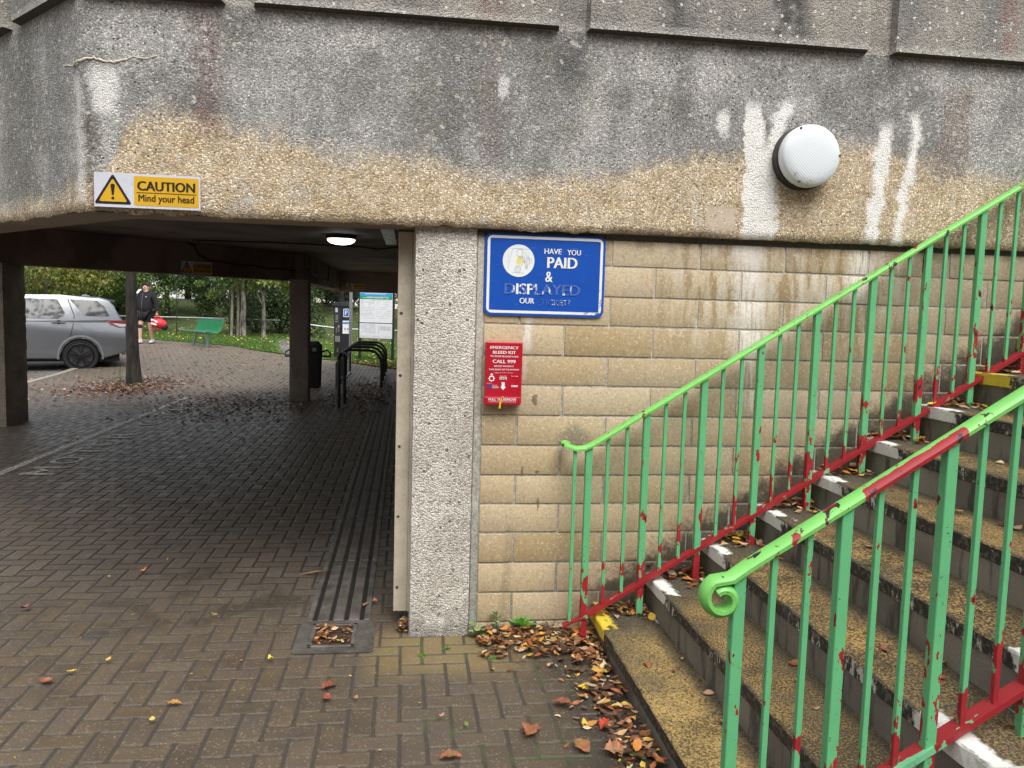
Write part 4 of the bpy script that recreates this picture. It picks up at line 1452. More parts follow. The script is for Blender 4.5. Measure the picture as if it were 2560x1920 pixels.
def sheet(pts, name, mat, parent, off=.006, th=.004, side=-1):
    k = MB()
    k.prism(pts, lambda x, z: (x, side * (cary(z) + off), z), lambda x, z: (x, side * (cary(z) + off - th - .02), z))
    return k.build(name, mat, parent)
for sd_ in (-1, 1):
    W = sheet([(-1.10, 1.215), (-.44, 1.215), (-.31, 1.27), (-.30, 1.35), (-.46, 1.645), (-1.09, 1.655)], 'window', M_CGLASS, car, side=sd_)
    sheet([(-1.17, 1.205), (-1.10, 1.205), (-1.09, 1.66), (-1.17, 1.66)], 'pillar_trim', M_BLACK, car, .005, side=sd_)
    sheet([(-1.93, 1.215), (-1.17, 1.215), (-1.17, 1.655), (-1.45, 1.62), (-1.60, 1.56)], 'window', M_CGLASS, car, side=sd_)
    sheet([(.10, 1.30), (.20, 1.285), (.60, 1.285), (.50, 1.50), (.36, 1.63), (-.20, 1.65)], 'window', M_CGLASS, car, side=sd_)
sheet([(-.475, 1.21), (-.44, 1.21), (-.30, 1.34), (-.44, 1.64), (-.465, 1.64), (-.335, 1.34)], 'window_trim', M_BLACK, car, .009)
sheet([(-.25, 1.66), (-.23, 1.66), (-.105, 1.29), (-.13, 1.08), (-.22, .72), (-.232, .72), (-.142, 1.08), (-.118, 1.29)], 'door_shut_line', M_DARK, car, .0045)
sheet([(-2.0, 1.128), (.62, 1.165), (.62, 1.158), (-2.0, 1.120)], 'crease_line', M_TRIM, car, .003)
sheet([(-2.3, .335), (-.44, .335), (-.44, .43), (-2.3, .46)], 'sill_skirt', M_CAR, car, .02)
sheet([(-2.3, .475), (-.44, .445), (-.44, .455), (-2.3, .487)], 'sill_line', M_TRIM, car, .006)
k = MB()
k.box(-.56, -.28, -.965, -.935, 1.115, 1.14, .008); k.build('door_handle', M_CAR, car)
k = MB()
k.prism(disc(-.42, 1.135, .045, 14), lambda x, z: (x, -.915, z), lambda x, z: (x, -.908, z)); k.build('handle_recess', M_DARK, car)
M_LAMP = simple('dark_red_lamp', (.16, .012, .018), .15, dirt=.2, coat=.5)
k = MB()
k.prism([(.50, 1.195), (.80, 1.195), (.955, 1.18), (.965, 1.05), (.80, 1.03), (.62, 1.09)], lambda x, z: (x, -(cary(z) + .004), z), lambda x, z: (x, -(cary(z) - .12), z)); k.build('tail_light', M_LAMP, car)
k = MB()
k.prism([(.66, 1.13), (.94, 1.11), (.95, 1.06), (.80, 1.045)], lambda x, z: (x, -(cary(z) + .008), z), lambda x, z: (x, -(cary(z) - .05), z)); k.build('reversing_lens', simple('clear_lens', (.5, .5, .52), .15), car)
k = MB()
k.prism([(.42, 1.70), (.74, 1.655), (.70, 1.60), (.62, 1.62), (.45, 1.66)], lambda x, z: (x, -.66, z), lambda x, z: (x, .66, z)); k.build('spoiler', M_CAR, car)
k = MB()
k.prism([(.66, 1.56), (.76, 1.30), (.83, 1.19), (.86, 1.19), (.79, 1.33), (.69, 1.57)], lambda x, z: (x, -(cary(z) - .08), z), lambda x, z: (x, (cary(z) - .08), z)); k.build('rear_window', M_CGLASS, car)
k = MB(); k.box(.84, .985, -.88, .88, .40, .60, .03); k.build('rear_bumper', M_TRIM, car)
k = MB(); k.box(.05, .16, -.05, .05, 1.725, 1.775, .012); k.box(.03, .22, -.12, .12, 1.70, 1.755, .02); k.build('roof_aerial', M_CAR, car)
k = MB(); k.prism(disc(-.03, 1.325, .045, 20), lambda x, z: (x, -(cary(z) + .003), z), lambda x, z: (x, -(cary(z) - .01), z)); k.build('fuel_badge', M_TRIM, car)
k = MB(); k.box(-3.4, .8, -.80, .80, .24, .62); k.build('underbody', M_DARK, car)
for cx in (0.0, -2.74):
    k = MB()
    ao, ai = arch(cx, .475, 14, .30), arch(cx, .428, 14, .30)
    for i in range(14):
        k.quad((ao[i][0], -.950, ao[i][1]), (ao[i + 1][0], -.950, ao[i + 1][1]), (ai[i + 1][0], -.956, ai[i + 1][1]), (ai[i][0], -.956, ai[i][1]))
        k.quad((ai[i][0], -.956, ai[i][1]), (ai[i + 1][0], -.956, ai[i + 1][1]), (ai[i + 1][0], -.70, ai[i + 1][1]), (ai[i][0], -.70, ai[i][1]))
    k.build('wheel_arch', M_TRIM, car)
    for sd_ in (-1, 1):
        R_ = Matrix.Translation((cx, sd_ * .80, .375)) @ Matrix.Rotation(PI / 2 * (1 if sd_ < 0 else -1), 4, 'X')
        k = MB()
        k.lathe([(.27, -.10), (.34, -.115), (.372, -.085), (.378, 0), (.372, .085), (.345, .118), (.285, .112), (.275, .09)], 40, R_, cap=False)
        wh = k.build('wheel', M_TYRE, car, smooth=True)
        k = MB()
        k.lathe([(.283, .108), (.272, .112), (.262, .09), (.258, .02)], 40, R_, cap=False)
        for s in range(5):
            for dl in (-.16, .16):
                a = 2 * PI * s / 5 + PI / 2
                p0 = Vector((.05 * math.cos(a + dl * 1.2), .05 * math.sin(a + dl * 1.2), .075))
                p1 = Vector((.265 * math.cos(a + dl * 1.5), .265 * math.sin(a + dl * 1.5), .092))
                k.tube([R_ @ p0, R_ @ p1], 0, flat=(.034, .03))
        k.lathe([(.075, .03), (.075, .085), (.05, .095), (.01, .098)], 20, R_)
        k.build('rim', M_RIM, wh)
        k = MB(); k.lathe([(.25, .0), (.25, .012)], 30, R_); k.build('brake_disc', simple('brake_grey', (.10, .10, .10), .5, .5), wh)

# ------------------------------------------------------------------ man walking towards us
pz = .28
pp_ = onz(367, 859, pz)
pz = hgt(pp_.x, pp_.y)
man = tag(empty('person', (pp_.x, pp_.y, pz), math.radians(-16)), 'heavily built person walking in a black hooded top and shorts, carrying a red bag', 'person')
man.scale = (1.0, 1.0, 1.0)
M_SKIN = simple('skin', (.52, .30, .24), .55, dirt=.12)
M_HOOD = simple('black_hoodie_cloth', (.008, .0085, .011), .9, dirt=.4)
M_SHORT = simple('black_shorts_cloth', (.008, .008, .011), .85, dirt=.4)
M_SHOE = simple('white_trainer', (.62, .62, .62), .6, dirt=.25)
def skin_obj(name, V, E_, Rr, mat, parent, sub=2, root=0):
    me = bpy.data.meshes.new(name)
    me.from_pydata(V, E_, [])
    o = link(name, me, mat, parent)
    md_ = o.modifiers.new('Skin', 'SKIN')
    md_.use_smooth_shade = True
    for i, rr in enumerate(Rr):
        q = rr if isinstance(rr, tuple) else (rr, rr)
        me.skin_vertices[0].data[i].radius = q
        me.skin_vertices[0].data[i].use_root = (i == root)
    s = o.modifiers.new('Subd', 'SUBSURF')
    s.levels = sub; s.render_levels = sub
    return o
# joints: x right (image), -y towards us
J_ = dict(pel=(0, 0, 1.00), bel=(.0, -.05, 1.14), che=(.0, -.02, 1.38), nb=(0, .0, 1.56), nk=(0, -.01, 1.62), hd=(0, -.03, 1.70), ht=(0, -.02, 1.80),
          sl=(-.21, .0, 1.50), el=(-.335, .03, 1.22), wl=(-.36, -.05, .97), sr=(.21, .0, 1.50), er=(.335, .04, 1.22), wr=(.385, -.03, .97),
          hl=(-.115, 0, .94), kl=(-.125, -.13, .53), al=(-.115, -.16, .10), hr=(.115, 0, .94), kr=(.105, .03, .52), ar=(.085, .16, .11),
          tl=(-.12, -.27, .045), tr=(.10, .04, .04))
names = list(J_)
ix = {n_: i for i, n_ in enumerate(names)}
ED = [('pel', 'bel'), ('bel', 'che'), ('che', 'nb'), ('nb', 'nk'), ('nk', 'hd'), ('hd', 'ht'), ('che', 'sl'), ('sl', 'el'), ('el', 'wl'), ('che', 'sr'), ('sr', 'er'), ('er', 'wr'),
      ('pel', 'hl'), ('hl', 'kl'), ('kl', 'al'), ('al', 'tl'), ('pel', 'hr'), ('hr', 'kr'), ('kr', 'ar'), ('ar', 'tr')]
RAD = dict(pel=(.19, .15), bel=(.20, .17), che=(.19, .15), nb=.085, nk=.072, hd=(.082, .098), ht=(.072, .086), sl=.085, el=.058, wl=.036, sr=.085, er=.058, wr=.036,
           hl=.115, kl=.068, al=.044, hr=.115, kr=.068, ar=.044, tl=.042, tr=.042)
body = skin_obj('body', [J_[n_] for n_ in names], [(ix[a], ix[b]) for a, b in ED], [RAD[n_] for n_ in names], M_SKIN, man)
# hands: palm and five fingers grown from the wrist
for sgn, wrist in ((-1, Vector(J_['wl'])), (1, Vector(J_['wr']))):
    V, E_, R_ = [wrist + Vector((0, 0, .01)), wrist + Vector((0, -.008, -.085))], [(0, 1)], [(.026, .034), (.022, .040)]
    for q in range(4):
        b = len(V)
        y0 = -.036 + q * .022
        ln = (.066, .076, .072, .056)[q]
        V += [wrist + Vector((0, y0 - .004, -.092)), wrist + Vector((-sgn * .012, y0 - .004, -.092 - ln * .55)), wrist + Vector((-sgn * .042, y0, -.092 - ln * .8))]
        E_ += [(1, b), (b, b + 1), (b + 1, b + 2)]
        R_ += [.0105, .0095, .008]
    b = len(V)
    V += [wrist + Vector((-sgn * .012, -.045, -.045)), wrist + Vector((-sgn * .03, -.062, -.085))]
    E_ += [(0, b), (b, b + 1)]
    R_ += [.012, .010]
    skin_obj('hand', V, E_, R_, M_SKIN, man, 1)
# head details: face, ears, hair
H = Vector(J_['hd'])
k = MB()
for (x, z) in ((-.034, 1.735), (.034, 1.735)):
    k.lathe([(.011, 0), (.008, .006), (.001, .008)], 10, Matrix.Translation((x, -.118, z)) @ Matrix.Rotation(PI / 2, 4, 'X'))
    k.box(x - .022, x + .022, -.124, -.114, z + .017, z + .023, .002)
k.build('eyes', simple('eye_dark', (.03, .02, .02), .4), body)
k = MB()
k.prism([(-.010, 1.745), (.010, 1.745), (.019, 1.70), (0, 1.695), (-.019, 1.70)], lambda x, z: (x, -.112, z), lambda x, z: (x * .5, -.138 + (z - 1.695) * .35, z))
k.build('nose', M_SKIN, body, smooth=True)
k = MB(); k.box(-.028, .028, -.122, -.108, 1.662, 1.672, .003); k.build('mouth', simple('lip', (.36, .13, .12), .5), body)
k = MB()
for s in (-1, 1):
    k.lathe([(.004, -.01), (.026, -.004), (.028, .006), (.012, .012)], 12, Matrix.Translation((s * .096, -.01, 1.715)) @ Matrix.Rotation(s * PI / 2, 4, 'Y') @ Matrix.Scale(1.25, 4, (1, 0, 0)))
k.build('ears', M_SKIN, body, smooth=True)
k = MB()
rs = bmesh.ops.create_icosphere(k.bm, subdivisions=3, radius=1.0)
for v in list(k.bm.verts):
    c = v.co.copy()
    v.co = Vector((c.x * .094, -.012 + c.y * .112, 1.775 + c.z * .082))
    if c.z < -.35 and c.y < .2 or c.y < -.55 and c.z < .30: k.bm.verts.remove(v)
k.build('hair', simple('short_dark_hair', (.018, .014, .012), .8, dirt=.5), man, smooth=True)
# hooded top
tn = ['bel', 'che', 'nb', 'sl', 'el', 'wl', 'sr', 'er', 'wr']
V = [Vector((0, -.02, .93))] + [Vector(J_[n_]) for n_ in tn]
V[6] = V[5].lerp(V[6], .96); V[9] = V[8].lerp(V[9], .96)
hood = skin_obj('hooded_top', V, [(0, 1), (1, 2), (2, 3), (2, 4), (4, 5), (5, 6), (2, 7), (7, 8), (8, 9)], [(.235, .185), (.245, .215), (.235, .185), .105, .115, .088, .060, .115, .088, .060], M_HOOD, man)
k = MB()
k.tube([(-.10, -.07, 1.575), (-.125, .03, 1.60), (-.08, .11, 1.60), (0, .13, 1.59), (.08, .11, 1.60), (.125, .03, 1.60), (.10, -.07, 1.575), (.05, -.12, 1.53)], [.03, .045, .055, .06, .055, .045, .03, .015], 10)
k.build('hood', M_HOOD, man, smooth=True)
k = MB()
k.tube([(0, -.155, 1.55), (0, -.215, 1.35), (0, -.262, 1.14), (0, -.222, .99)], .006, 5)
k.build('zip', simple('zip_grey', (.12, .12, .13), .4, .4), hood)
k = MB()
for s in (-1, 1): k.tube([(s * .035, -.16, 1.56), (s * .045, -.215, 1.40)], .005, 5)
k.build('cord', simple('hood_cord', (.02, .02, .025), .8), hood)
k = MB(); k.box(.105, .145, -.208, -.198, 1.425, 1.445, .004); k.build('chest_mark', M_RTXT, hood)
# shorts, knee support, socks and trainers
skin_obj('shorts', [(0, 0, 1.02), (-.12, -.01, .92), (-.135, -.075, .64), (.12, 0, .92), (.12, .02, .64)], [(0, 1), (1, 2), (0, 3), (3, 4)], [(.215, .175), (.145, .15), (.115, .125), (.145, .15), (.115, .125)], M_SHORT, man)
skin_obj('knee_support', [(-.128, -.115, .61), (-.125, -.135, .53), (-.122, -.14, .43)], [(0, 1), (1, 2)], [.086, .078, .066], M_SHORT, man, 1)
for s, (an, to) in ((-1, ('al', 'tl')), (1, ('ar', 'tr'))):
    a, b = Vector(J_[an]), Vector(J_[to])
    k = MB()
    heel = a + Vector((0, .07, -.05)); toe = b + Vector((0, -.05, 0))
    for (e0, e1, w0, w1, h0, h1) in ((0, 1, .045, .05, .10, .055),):
        pts_ = []
    k.tube([heel + Vector((0, 0, .0)), a.lerp(b, .2) + Vector((0, 0, -.035)), a.lerp(b, .7) + Vector((0, 0, -.01)), toe], [.046, .054, .052, .030], 12)
    k.tube([a + Vector((0, .02, -.04)), a + Vector((0, .01, .05))], [.056, .05], 12)
    sh = k.build('shoe', M_SHOE, man, smooth=True)
    k = MB()
    k.tube([heel + Vector((0, .02, -.036)), a.lerp(b, .5) + Vector((0, 0, -.052)), toe + Vector((0, -.01, -.022))], 0, flat=(.095, .022))
    k.build('sole', M_DARK, sh)
def in_man(p):
    return man.matrix_basis @ Vector(p)
bpy.context.view_layer.update()
MM = Matrix.Translation(man.location) @ Matrix.Rotation(math.radians(-16), 4, 'Z')
# red sports bag, hanging from the hand by its strap
M_REDBAG = simple('red_bag_cloth', (.50, .018, .022), .6, dirt=.3)
bag = tag(wempty('sports_bag', MM @ Vector((.47, -.03, .58))), 'red, white and black sports bag hanging from the walker\'s hand', 'bag')
k = MB()
C0, C1 = Vector((.30, -.10, .66)), Vector((.66, -.02, .60))
k.tube([MM @ p for p in (Vector((.24, -.11, .66)), Vector((.30, -.10, .66)), Vector((.45, -.07, .64)), Vector((.60, -.03, .61)), Vector((.67, -.01, .60)))], [.07, .13, .15, .13, .06], 16)
bb = k.build('body', M_REDBAG, bag, smooth=True)
k = MB()
for a, b in (((.28, -.18, .75), (.50, -.205, .68)), ((.30, -.225, .64), (.47, -.225, .60))):
    k.tube([MM @ Vector(a), MM @ Vector(b)], 0, flat=(.05, .03), up=Vector((0, 1, 0)))
k.build('white_panel', M_RTXT, bb)
k = MB(); k.tube([MM @ Vector(p) for p in ((.56, -.05, .50), (.64, -.04, .52), (.70, -.02, .57))], [.06, .10, .06], 12); k.build('black_end', M_SHORT, bb, smooth=True)
k = MB()
k.tube([MM @ Vector(p) for p in ((.33, -.10, .79), (.37, -.05, .89), (.40, -.03, .885), (.55, -.03, .76))], .012, 6)
k.tube([MM @ Vector(p) for p in ((.24, -.10, .62), (.28, -.12, .46), (.40, -.10, .44), (.58, -.05, .50))], .018, 6)
k.build('strap', M_REDBAG, bag)
wb_ = tag(wempty('shoulder_bag', MM @ Vector((-.34, -.06, .9))), 'white drawstring bag slung from the walker\'s shoulder', 'bag')
k = MB(); k.tube([MM @ Vector(p) for p in ((-.27, -.20, 1.18), (-.29, -.19, 1.02), (-.30, -.17, .88), (-.31, -.15, .76), (-.31, -.14, .72))], [.03, .085, .12, .10, .03], 14); k.build('sack', simple('white_sack', (.62, .61, .58), .7, dirt=.2), wb_, smooth=True)
k = MB(); k.tube([MM @ Vector(p) for p in ((-.16, .05, 1.635), (-.16, -.10, 1.62), (-.185, -.19, 1.50), (-.225, -.22, 1.34), (-.27, -.22, 1.18))], 0, flat=(.05, .012), up=Vector((0, 1, 0))); k.build('strap', simple('navy_strap', (.04, .045, .09), .7), wb_)
k = MB(); k.tube([MM @ Vector(p) for p in ((-.155, -.02, 1.655), (-.162, -.11, 1.625), (-.18, -.185, 1.54))], 0, flat=(.055, .012), up=Vector((0, 1, 0))); k.build('pad', M_RTXT, wb_)

# ------------------------------------------------------------------ green slatted bench
bp = onz(512, 866, .27)
bpos = Vector((bp.x, bp.y, hgt(bp.x, bp.y)))
BR = math.radians(-54)
ben = tag(empty('park_bench', bpos, BR), 'green slatted metal bench on the edge of the lawn', 'bench')
M_BGREEN = simple('bench_green', (.018, .20, .085), .35, dirt=.3)
M_BGREY = simple('bench_tube', (.10, .16, .145), .4, dirt=.3)
prof = [(-.36, .455), (-.33, .485), (-.28, .475), (-.18, .445), (-.06, .43), (.04, .445), (.10, .50), (.145, .60), (.175, .72), (.19, .80), (.205, .825)]
k = MB()
for i in range(37):
    x = -.83 + 1.66 * i / 36
    k.tube([(x, y, z) for y, z in prof], 0, flat=(.016, .016))
k.build('slats', M_BGREEN, ben)
k = MB()
for x in (-.86, .86):
    k.tube([(x, y, z) for y, z in prof], .021, 8)
k.build('end_rails', M_BGREEN, ben, smooth=True)
k = MB()
k.tube([(-.88, -.36, .455), (.88, -.36, .455)], .026, 10); k.tube([(-.88, .205, .825), (.88, .205, .825)], .020, 10); k.tube([(-.6, -.03, .405), (.6, -.03, .405)], .025, 8)
k.build('front_rail', M_BGREY, ben, smooth=True)
for x in (-.48, .52):
    for y, dy in ((-.12, -.06),):
        k = MB(); k.tube([(x, y + .06, .43), (x + .02, y + dy, -.03)], .042, 10); k.build('leg', M_BGREY, ben, smooth=True)
k = MB(); k.tube([(-.30, .06, .43), (-.30, .14, -.02)], .03, 10); k.build('leg', M_BGREY, ben, smooth=True)

# ------------------------------------------------------------------ litter bin, pay machine, tariff board, pole, racks
bn = tag(empty('litter_bin', (-1.955, 12.3, 0), math.radians(8)), 'black litter bin half hidden behind the square column', 'bin')
k = MB(); k.prism(rrect(-.27, .27, -.24, .24, .06), lambda x, y: (x * .93, y * .93, .03), lambda x, y: (x, y, .66)); k.build('bin_body', M_BLACK, bn)
k = MB()
k.prism(rrect(-.275, .275, -.245, .245, .06), lambda x, y: (x, y, .665), lambda x, y: (x * .98, y * .98, .84))
k.prism(rrect(-.27, .27, -.24, .24, .06), lambda x, y: (x, y, .84), lambda x, y: (x * .75, y * .75, .915)); hdb = k.build('hood', M_BLACK, bn)
k = MB(); k.box(-.16, .16, -.262, -.24, .70, .80, .006); k.build('slot', M_DARK, hdb)
k = MB(); k.box(.08, .16, -.2645, -.2625, .72, .79); k.build('sticker', simple('worn_sticker', (.16, .16, .16), .6), hdb)
for s in (-1, 1):
    k = MB()
    k.tube([(s * .27, -.05, .70), (s * .36, -.05, .735), (s * .425, -.05, .69), (s * .43, -.05, .63)], .016, 8)
    k.box(s * .35 - .085, s * .35 + .085, -.10, 0, .60, .635, .01)
    k.build('ashtray', M_BLACK, bn)
k = MB(); k.box(-.22, .22, -.2, .2, 0, .03); k.build('foot', M_DARK, bn)

mp = onz(857, 897, 0)
ma = tag(empty('pay_machine', (mp.x, mp.y, -.005), math.radians(38)), 'tall black parking pay machine with a blue P badge', 'pay machine')
k = MB(); k.prism(rrect(-.20, .20, -.20, .20, .02), lambda x, y: (x, y, 0), lambda x, y: (x, y, 1.62)); k.build('cabinet', M_BLACK, ma)
k = MB(); k.prism([(-.24, 1.615), (.24, 1.615), (.24, 1.74), (-.24, 1.665)], lambda y, z: (-.25, y * -1, z), lambda y, z: (.25, y * -1, z)); k.build('sloping_cap', simple('dark_cap', (.03, .03, .035), .35), ma)
# front face looks to -x here, side face to -y
k = MB(); k.box(-.214, -.20, -.17, .12, .70, 1.58, .004); fp = k.build('front_panel', simple('graphite_panel', (.03, .032, .036), .4), ma)
k = MB(); k.box(-.218, -.214, -.03, .10, 1.42, 1.55); k.build('notice', simple('notice_white', (.6, .65, .72), .5), fp)
k = MB(); k.box(-.219, -.214, -.06, .08, 1.18, 1.34, .002); k.build('screen', simple('grey_screen', (.16, .17, .18), .2), fp)
k = MB()
k.box(-.218, -.214, -.06, .10, 1.12, 1.16); k.lathe([(.055, 0), (.055, .012), (.035, .014), (.035, .004)], 16, Matrix.Translation((-.214, -.09, .98)) @ Matrix.Rotation(-PI / 2, 4, 'Y'))
k.box(-.222, -.214, -.11, -.05, .84, .91, .004); k.box(-.22, -.214, .02, .05, .80, .95, .003)
k.build('buttons', M_STEEL, fp)
k = MB(); k.box(-.224, -.20, -.15, .10, .52, .70, .006); k.box(-.226, -.222, -.14, -.02, .54, .66); k.build('coin_tray', M_STEEL, ma)
for z in (.30, .24):
    k = MB(); k.lathe([(.022, 0), (.02, .01)], 12, Matrix.Translation((-.20, -.02, z)) @ Matrix.Rotation(-PI / 2, 4, 'Y')); k.build('lock', simple('brass_lock', (.55, .48, .22), .3, .6), ma)
k = MB(); k.prism(rrect(-.13, .07, 1.28, 1.53, .04), lambda x, z: (x, -.201, z), lambda x, z: (x, -.204, z)); b1 = k.build('badge', M_RTXT, ma)
k = MB(); k.prism(rrect(-.115, .055, 1.30, 1.51, .03), lambda x, z: (x, -.2045, z), lambda x, z: (x, -.2065, z)); b2 = k.build('badge_field', simple('badge_blue', (.015, .10, .42), .4), b1)
k = MB(); put_text(k, 'P', -.03, 1.405, .085, .14, .02, lambda x, z: (x, -.207, z)); k.build('lettering', M_RTXT, b1, fix=False)
k = MB(); k.box(-.15, .09, -.204, -.20, .78, 1.17); n1b = k.build('instructions', M_RTXT, ma)
k = MB(); k.box(-.15, .09, -.206, -.2045, 1.07, 1.13); k.build('blue_band', simple('band_blue', (.05, .25, .6), .5), n1b)
k = MB(); k.lathe([(.035, 0), (.03, .002)], 14, Matrix.Translation((-.07, -.2045, .92)) @ Matrix.Rotation(PI / 2, 4, 'X')); k.lathe([(.035, 0), (.03, .002)], 14, Matrix.Translation((.03, -.2045, .92)) @ Matrix.Rotation(PI / 2, 4, 'X')); k.build('coin_pictures', simple('coin_grey', (.3, .3, .3), .5), n1b)

s0, s1 = onz(913, 901, 0), onz(968, 908, 0)
c_ = (s0 + s1) / 2
tb = tag(empty('tariff_board', (c_.x, c_.y, -.01), math.radians(-24)), 'white parking tariff board with a blue and green band on two black posts', 'sign')
hw = (s1 - s0).length / 2 * .86
for x in (-hw, hw):
    k = MB(); k.box(x - .038, x + .038, -.03, .03, 0, 2.2, .004); k.build('post', M_BLACK, tb)
M_BOARD = simple('board_white', (.72, .74, .77), .4, dirt=.06)
M_SMALL = simple('small_print', (.42, .43, .46), .6)
def board(z0, z1, name='board'):
    k = MB(); k.box(-.52, .52, -.050, -.032, z0, z1, .003); return k.build(name, M_BOARD, tb)
b0, b1, b2 = board(.70, 1.13), board(1.155, 2.02), board(2.04, 2.30)
k = MB(); k.box(-.518, .518, -.0525, -.0505, 1.925, 2.015); k.build('blue_band', simple('band_sky_blue', (.03, .30, .60), .5), b1)
k = MB(); k.box(-.518, .518, -.0525, -.0505, 1.835, 1.924); k.build('green_band', simple('band_green', (.02, .28, .13), .5), b1)
random.seed(5)
k = MB()
def lines(x0, x1, z0, z1, step, th, fill=.9):
    z = z1
    while z > z0:
        x = x0
        while x < x1 - .02:
            L = min(x1 - x, .03 + random.random() * .09)
            if random.random() < fill: k.box(x, x + L, -.0518, -.0506, z, z + th)
            x += L + .012
        z -= step
lines(-.49, -.02, 1.70, 1.80, .03, .012); lines(.02, .48, 1.30, 1.80, .052, .012, .8); lines(-.49, -.02, 1.40, 1.68, .045, .012, .75); lines(-.48, -.03, 1.33, 1.37, .03, .01)
lines(-.40, -.02, 1.26, 1.28, .03, .012); lines(.10, .40, 1.26, 1.28, .03, .012)
lines(-.48, .0, .82, 1.10, .028, .010, .85); lines(.13, .50, .92, 1.05, .022, .010); lines(-.5, .5, .73, .76, .02, .008)
lines(-.46, .46, 2.12, 2.13, .03, .012, .7)
k.build('small_print', M_SMALL, b1)
k = MB(); lines(-.36, .34, 1.955, 1.985, .03, .018); lines(-.40, .40, 1.865, 1.895, .026, .014); 
k2 = k; k2.build('band_print', M_BOARD, b1).location = (0, -.002, 0)
k = MB(); k.box(.095, .10, -.0525, -.0505, .85, 1.09); k.box(-.49, -.32, -.0525, -.0505, 2.07, 2.10); k.build('black_print', simple('print_black', (.06, .06, .07), .6), b0)
polep = onz(877, 905, 0)
polp = at_depth(876, 880, 22.6)
k = MB(); k.tube([(polp.x, polp.y, -.02), (polp.x, polp.y, 3.4)], .046, 14)
tag(k.build('steel_pole', M_STEEL, smooth=True), 'grey round steel pole standing close to the pay machine', 'pole')

M_RACK = simple('rack_black_steel', (.05, .05, .052), .35, .3)
def hoop():
    t = tag(empty('cycle_hoop', (-.95, 12.15, 0)), 'black hoop', 'cycle rack', 'cycle hoops in the passage')
    k = MB()
    P = [(-.43, 0, 0), (-.43, 0, .50)] + [(-.43 + .26 * (1 - math.cos(a)), 0, .50 + .26 * math.sin(a)) for a in (.35, .7, 1.05, 1.35, 1.57)]
    P += [(.17 + .26 * math.sin(a), 0, .50 + .26 * math.cos(a)) for a in (0, .25, .55, .9, 1.25, 1.57)] + [(.43, 0, 0)]
    k.tube(P, .028, 12); k.build('tube', M_RACK, t, smooth=True)
    for x in (-.43, .43):
        k = MB(); k.box(x - .05, x + .05, -.05, .05, 0, .012, .003); k.build('foot_plate', M_STEEL, t)
    return t
h0 = hoop()
labs = ('nearest broad black cycle hoop of the row, beside the drain', 'second broad black cycle hoop of the row from the front', 'third broad black cycle hoop of the row from the front', 'farthest broad black cycle hoop, next to the lawn')
for i in range(4):
    o = h0 if i == 0 else copy_tree(h0)
    o.location = (-.95, 12.15 + 1.22 * i, 0)
    o['label'] = labs[i]
for x, lb_ in ((-1.38, 'pale steel ground rail joining the left feet of the cycle hoops'), (-.52, 'pale steel ground rail joining the right feet of the cycle hoops')):
    k = MB(); k.box(x - .03, x + .03, 13.0, 15.9, .012, .05, .006); tag(k.build('ground_rail', M_STEEL), lb_, 'rail', 'ground rails of the cycle hoops')
t = tag(empty('cycle_stand', (-1.08, 8.95, 0)), 'narrow black cycle stand seen edge on in front of the hoops', 'cycle rack')
k = MB()
P = [(0, 0, 0), (0, 0, .74), (.005, .02, .80), (.012, .07, .845), (.02, .35, .85), (.028, .62, .84), (.032, .70, .79), (.035, .72, 0)]
k.tube([(x, y, z) for x, y, z in P], .03, 12); k.build('tube', M_RACK, t, smooth=True)
k = MB(); k.box(-.012, .04, .0, .72, .42, .46, .004); k.build('crossbar', M_RACK, t)

# ------------------------------------------------------------------ low rail in front of the bank
def rail_fence(pts, name, label, hh=.66, posts=4.0):
    t = tag(wempty(name, (*pts[0], 0.0)), label, 'rail')
    k = MB(); k.tube([(p[0], p[1], hgt(p[0], p[1]) + hh) for p in pts], .03, 8); k.build('rail', M_STEEL, t, smooth=True)
    for p, q in zip(pts, pts[1:]):
        L = math.hypot(q[0] - p[0], q[1] - p[1]); n = max(1, int(L / posts))
        for i in range(n):
            x, y = p[0] + (q[0] - p[0]) * i / n, p[1] + (q[1] - p[1]) * i / n
            k = MB(); k.tube([(x, y, hgt(x, y) - .03), (x, y, hgt(x, y) + hh)], .028, 8); k.build('post', M_STEEL, t, smooth=True)
    return t
rail_fence([(-16, 30.0), (-11, 30.8), (-8.0, 31.0), (-5.2, 30.2)], 'knee_rail', 'grey knee-high tube rail behind the green bench')
rail_fence([(-4.2, 29.6), (-2.6, 29.8), (-1.2, 29.6), (3.0, 28.6)], 'knee_rail', 'grey knee-high tube rail behind the pay machine', posts=2.6)
# ------------------------------------------------------------------ leaves, plants, trees
def mat_leaf(name, rough=.55, trans=.3, sheen=.0):
    m = MB_(name, rough, 'object')
    c, fac = m.attr('col')
    n = m.noise(60, 2)
    c = m.hsv(c, val=n * .5 + .75)
    m.color(c)
    if trans:
        t = m.nt.nodes.new('ShaderNodeBsdfTranslucent')
        put(m.nt, c, t.inputs['Color'])
        x = m.nt.nodes.new('ShaderNodeMixShader')
        x.inputs[0].default_value = trans
        out = m.nt.nodes['Material Output']
        m.nt.links.new(m.b.outputs[0], x.inputs[1])
        m.nt.links.new(t.outputs[0], x.inputs[2])
        m.nt.links.new(x.outputs[0], out.inputs[0])
    return m.mat
M_LEAF = mat_leaf('tree_leaves')
M_DEAD = mat_leaf('fallen_leaf', .5, .12)
M_BLADE = mat_leaf('grass_blades', .6, .3)

def colored_mesh(name, V, F, C, mat, parent=None, smooth=False):
    me = bpy.data.meshes.new(name)
    me.from_pydata(V, [], F)
    at = me.attributes.new('col', 'FLOAT_COLOR', 'POINT')
    at.data.foreach_set('color', np.array([(*c, 1.0) for c in C], dtype=np.float32).ravel())
    return link(name, me, mat, parent, smooth)

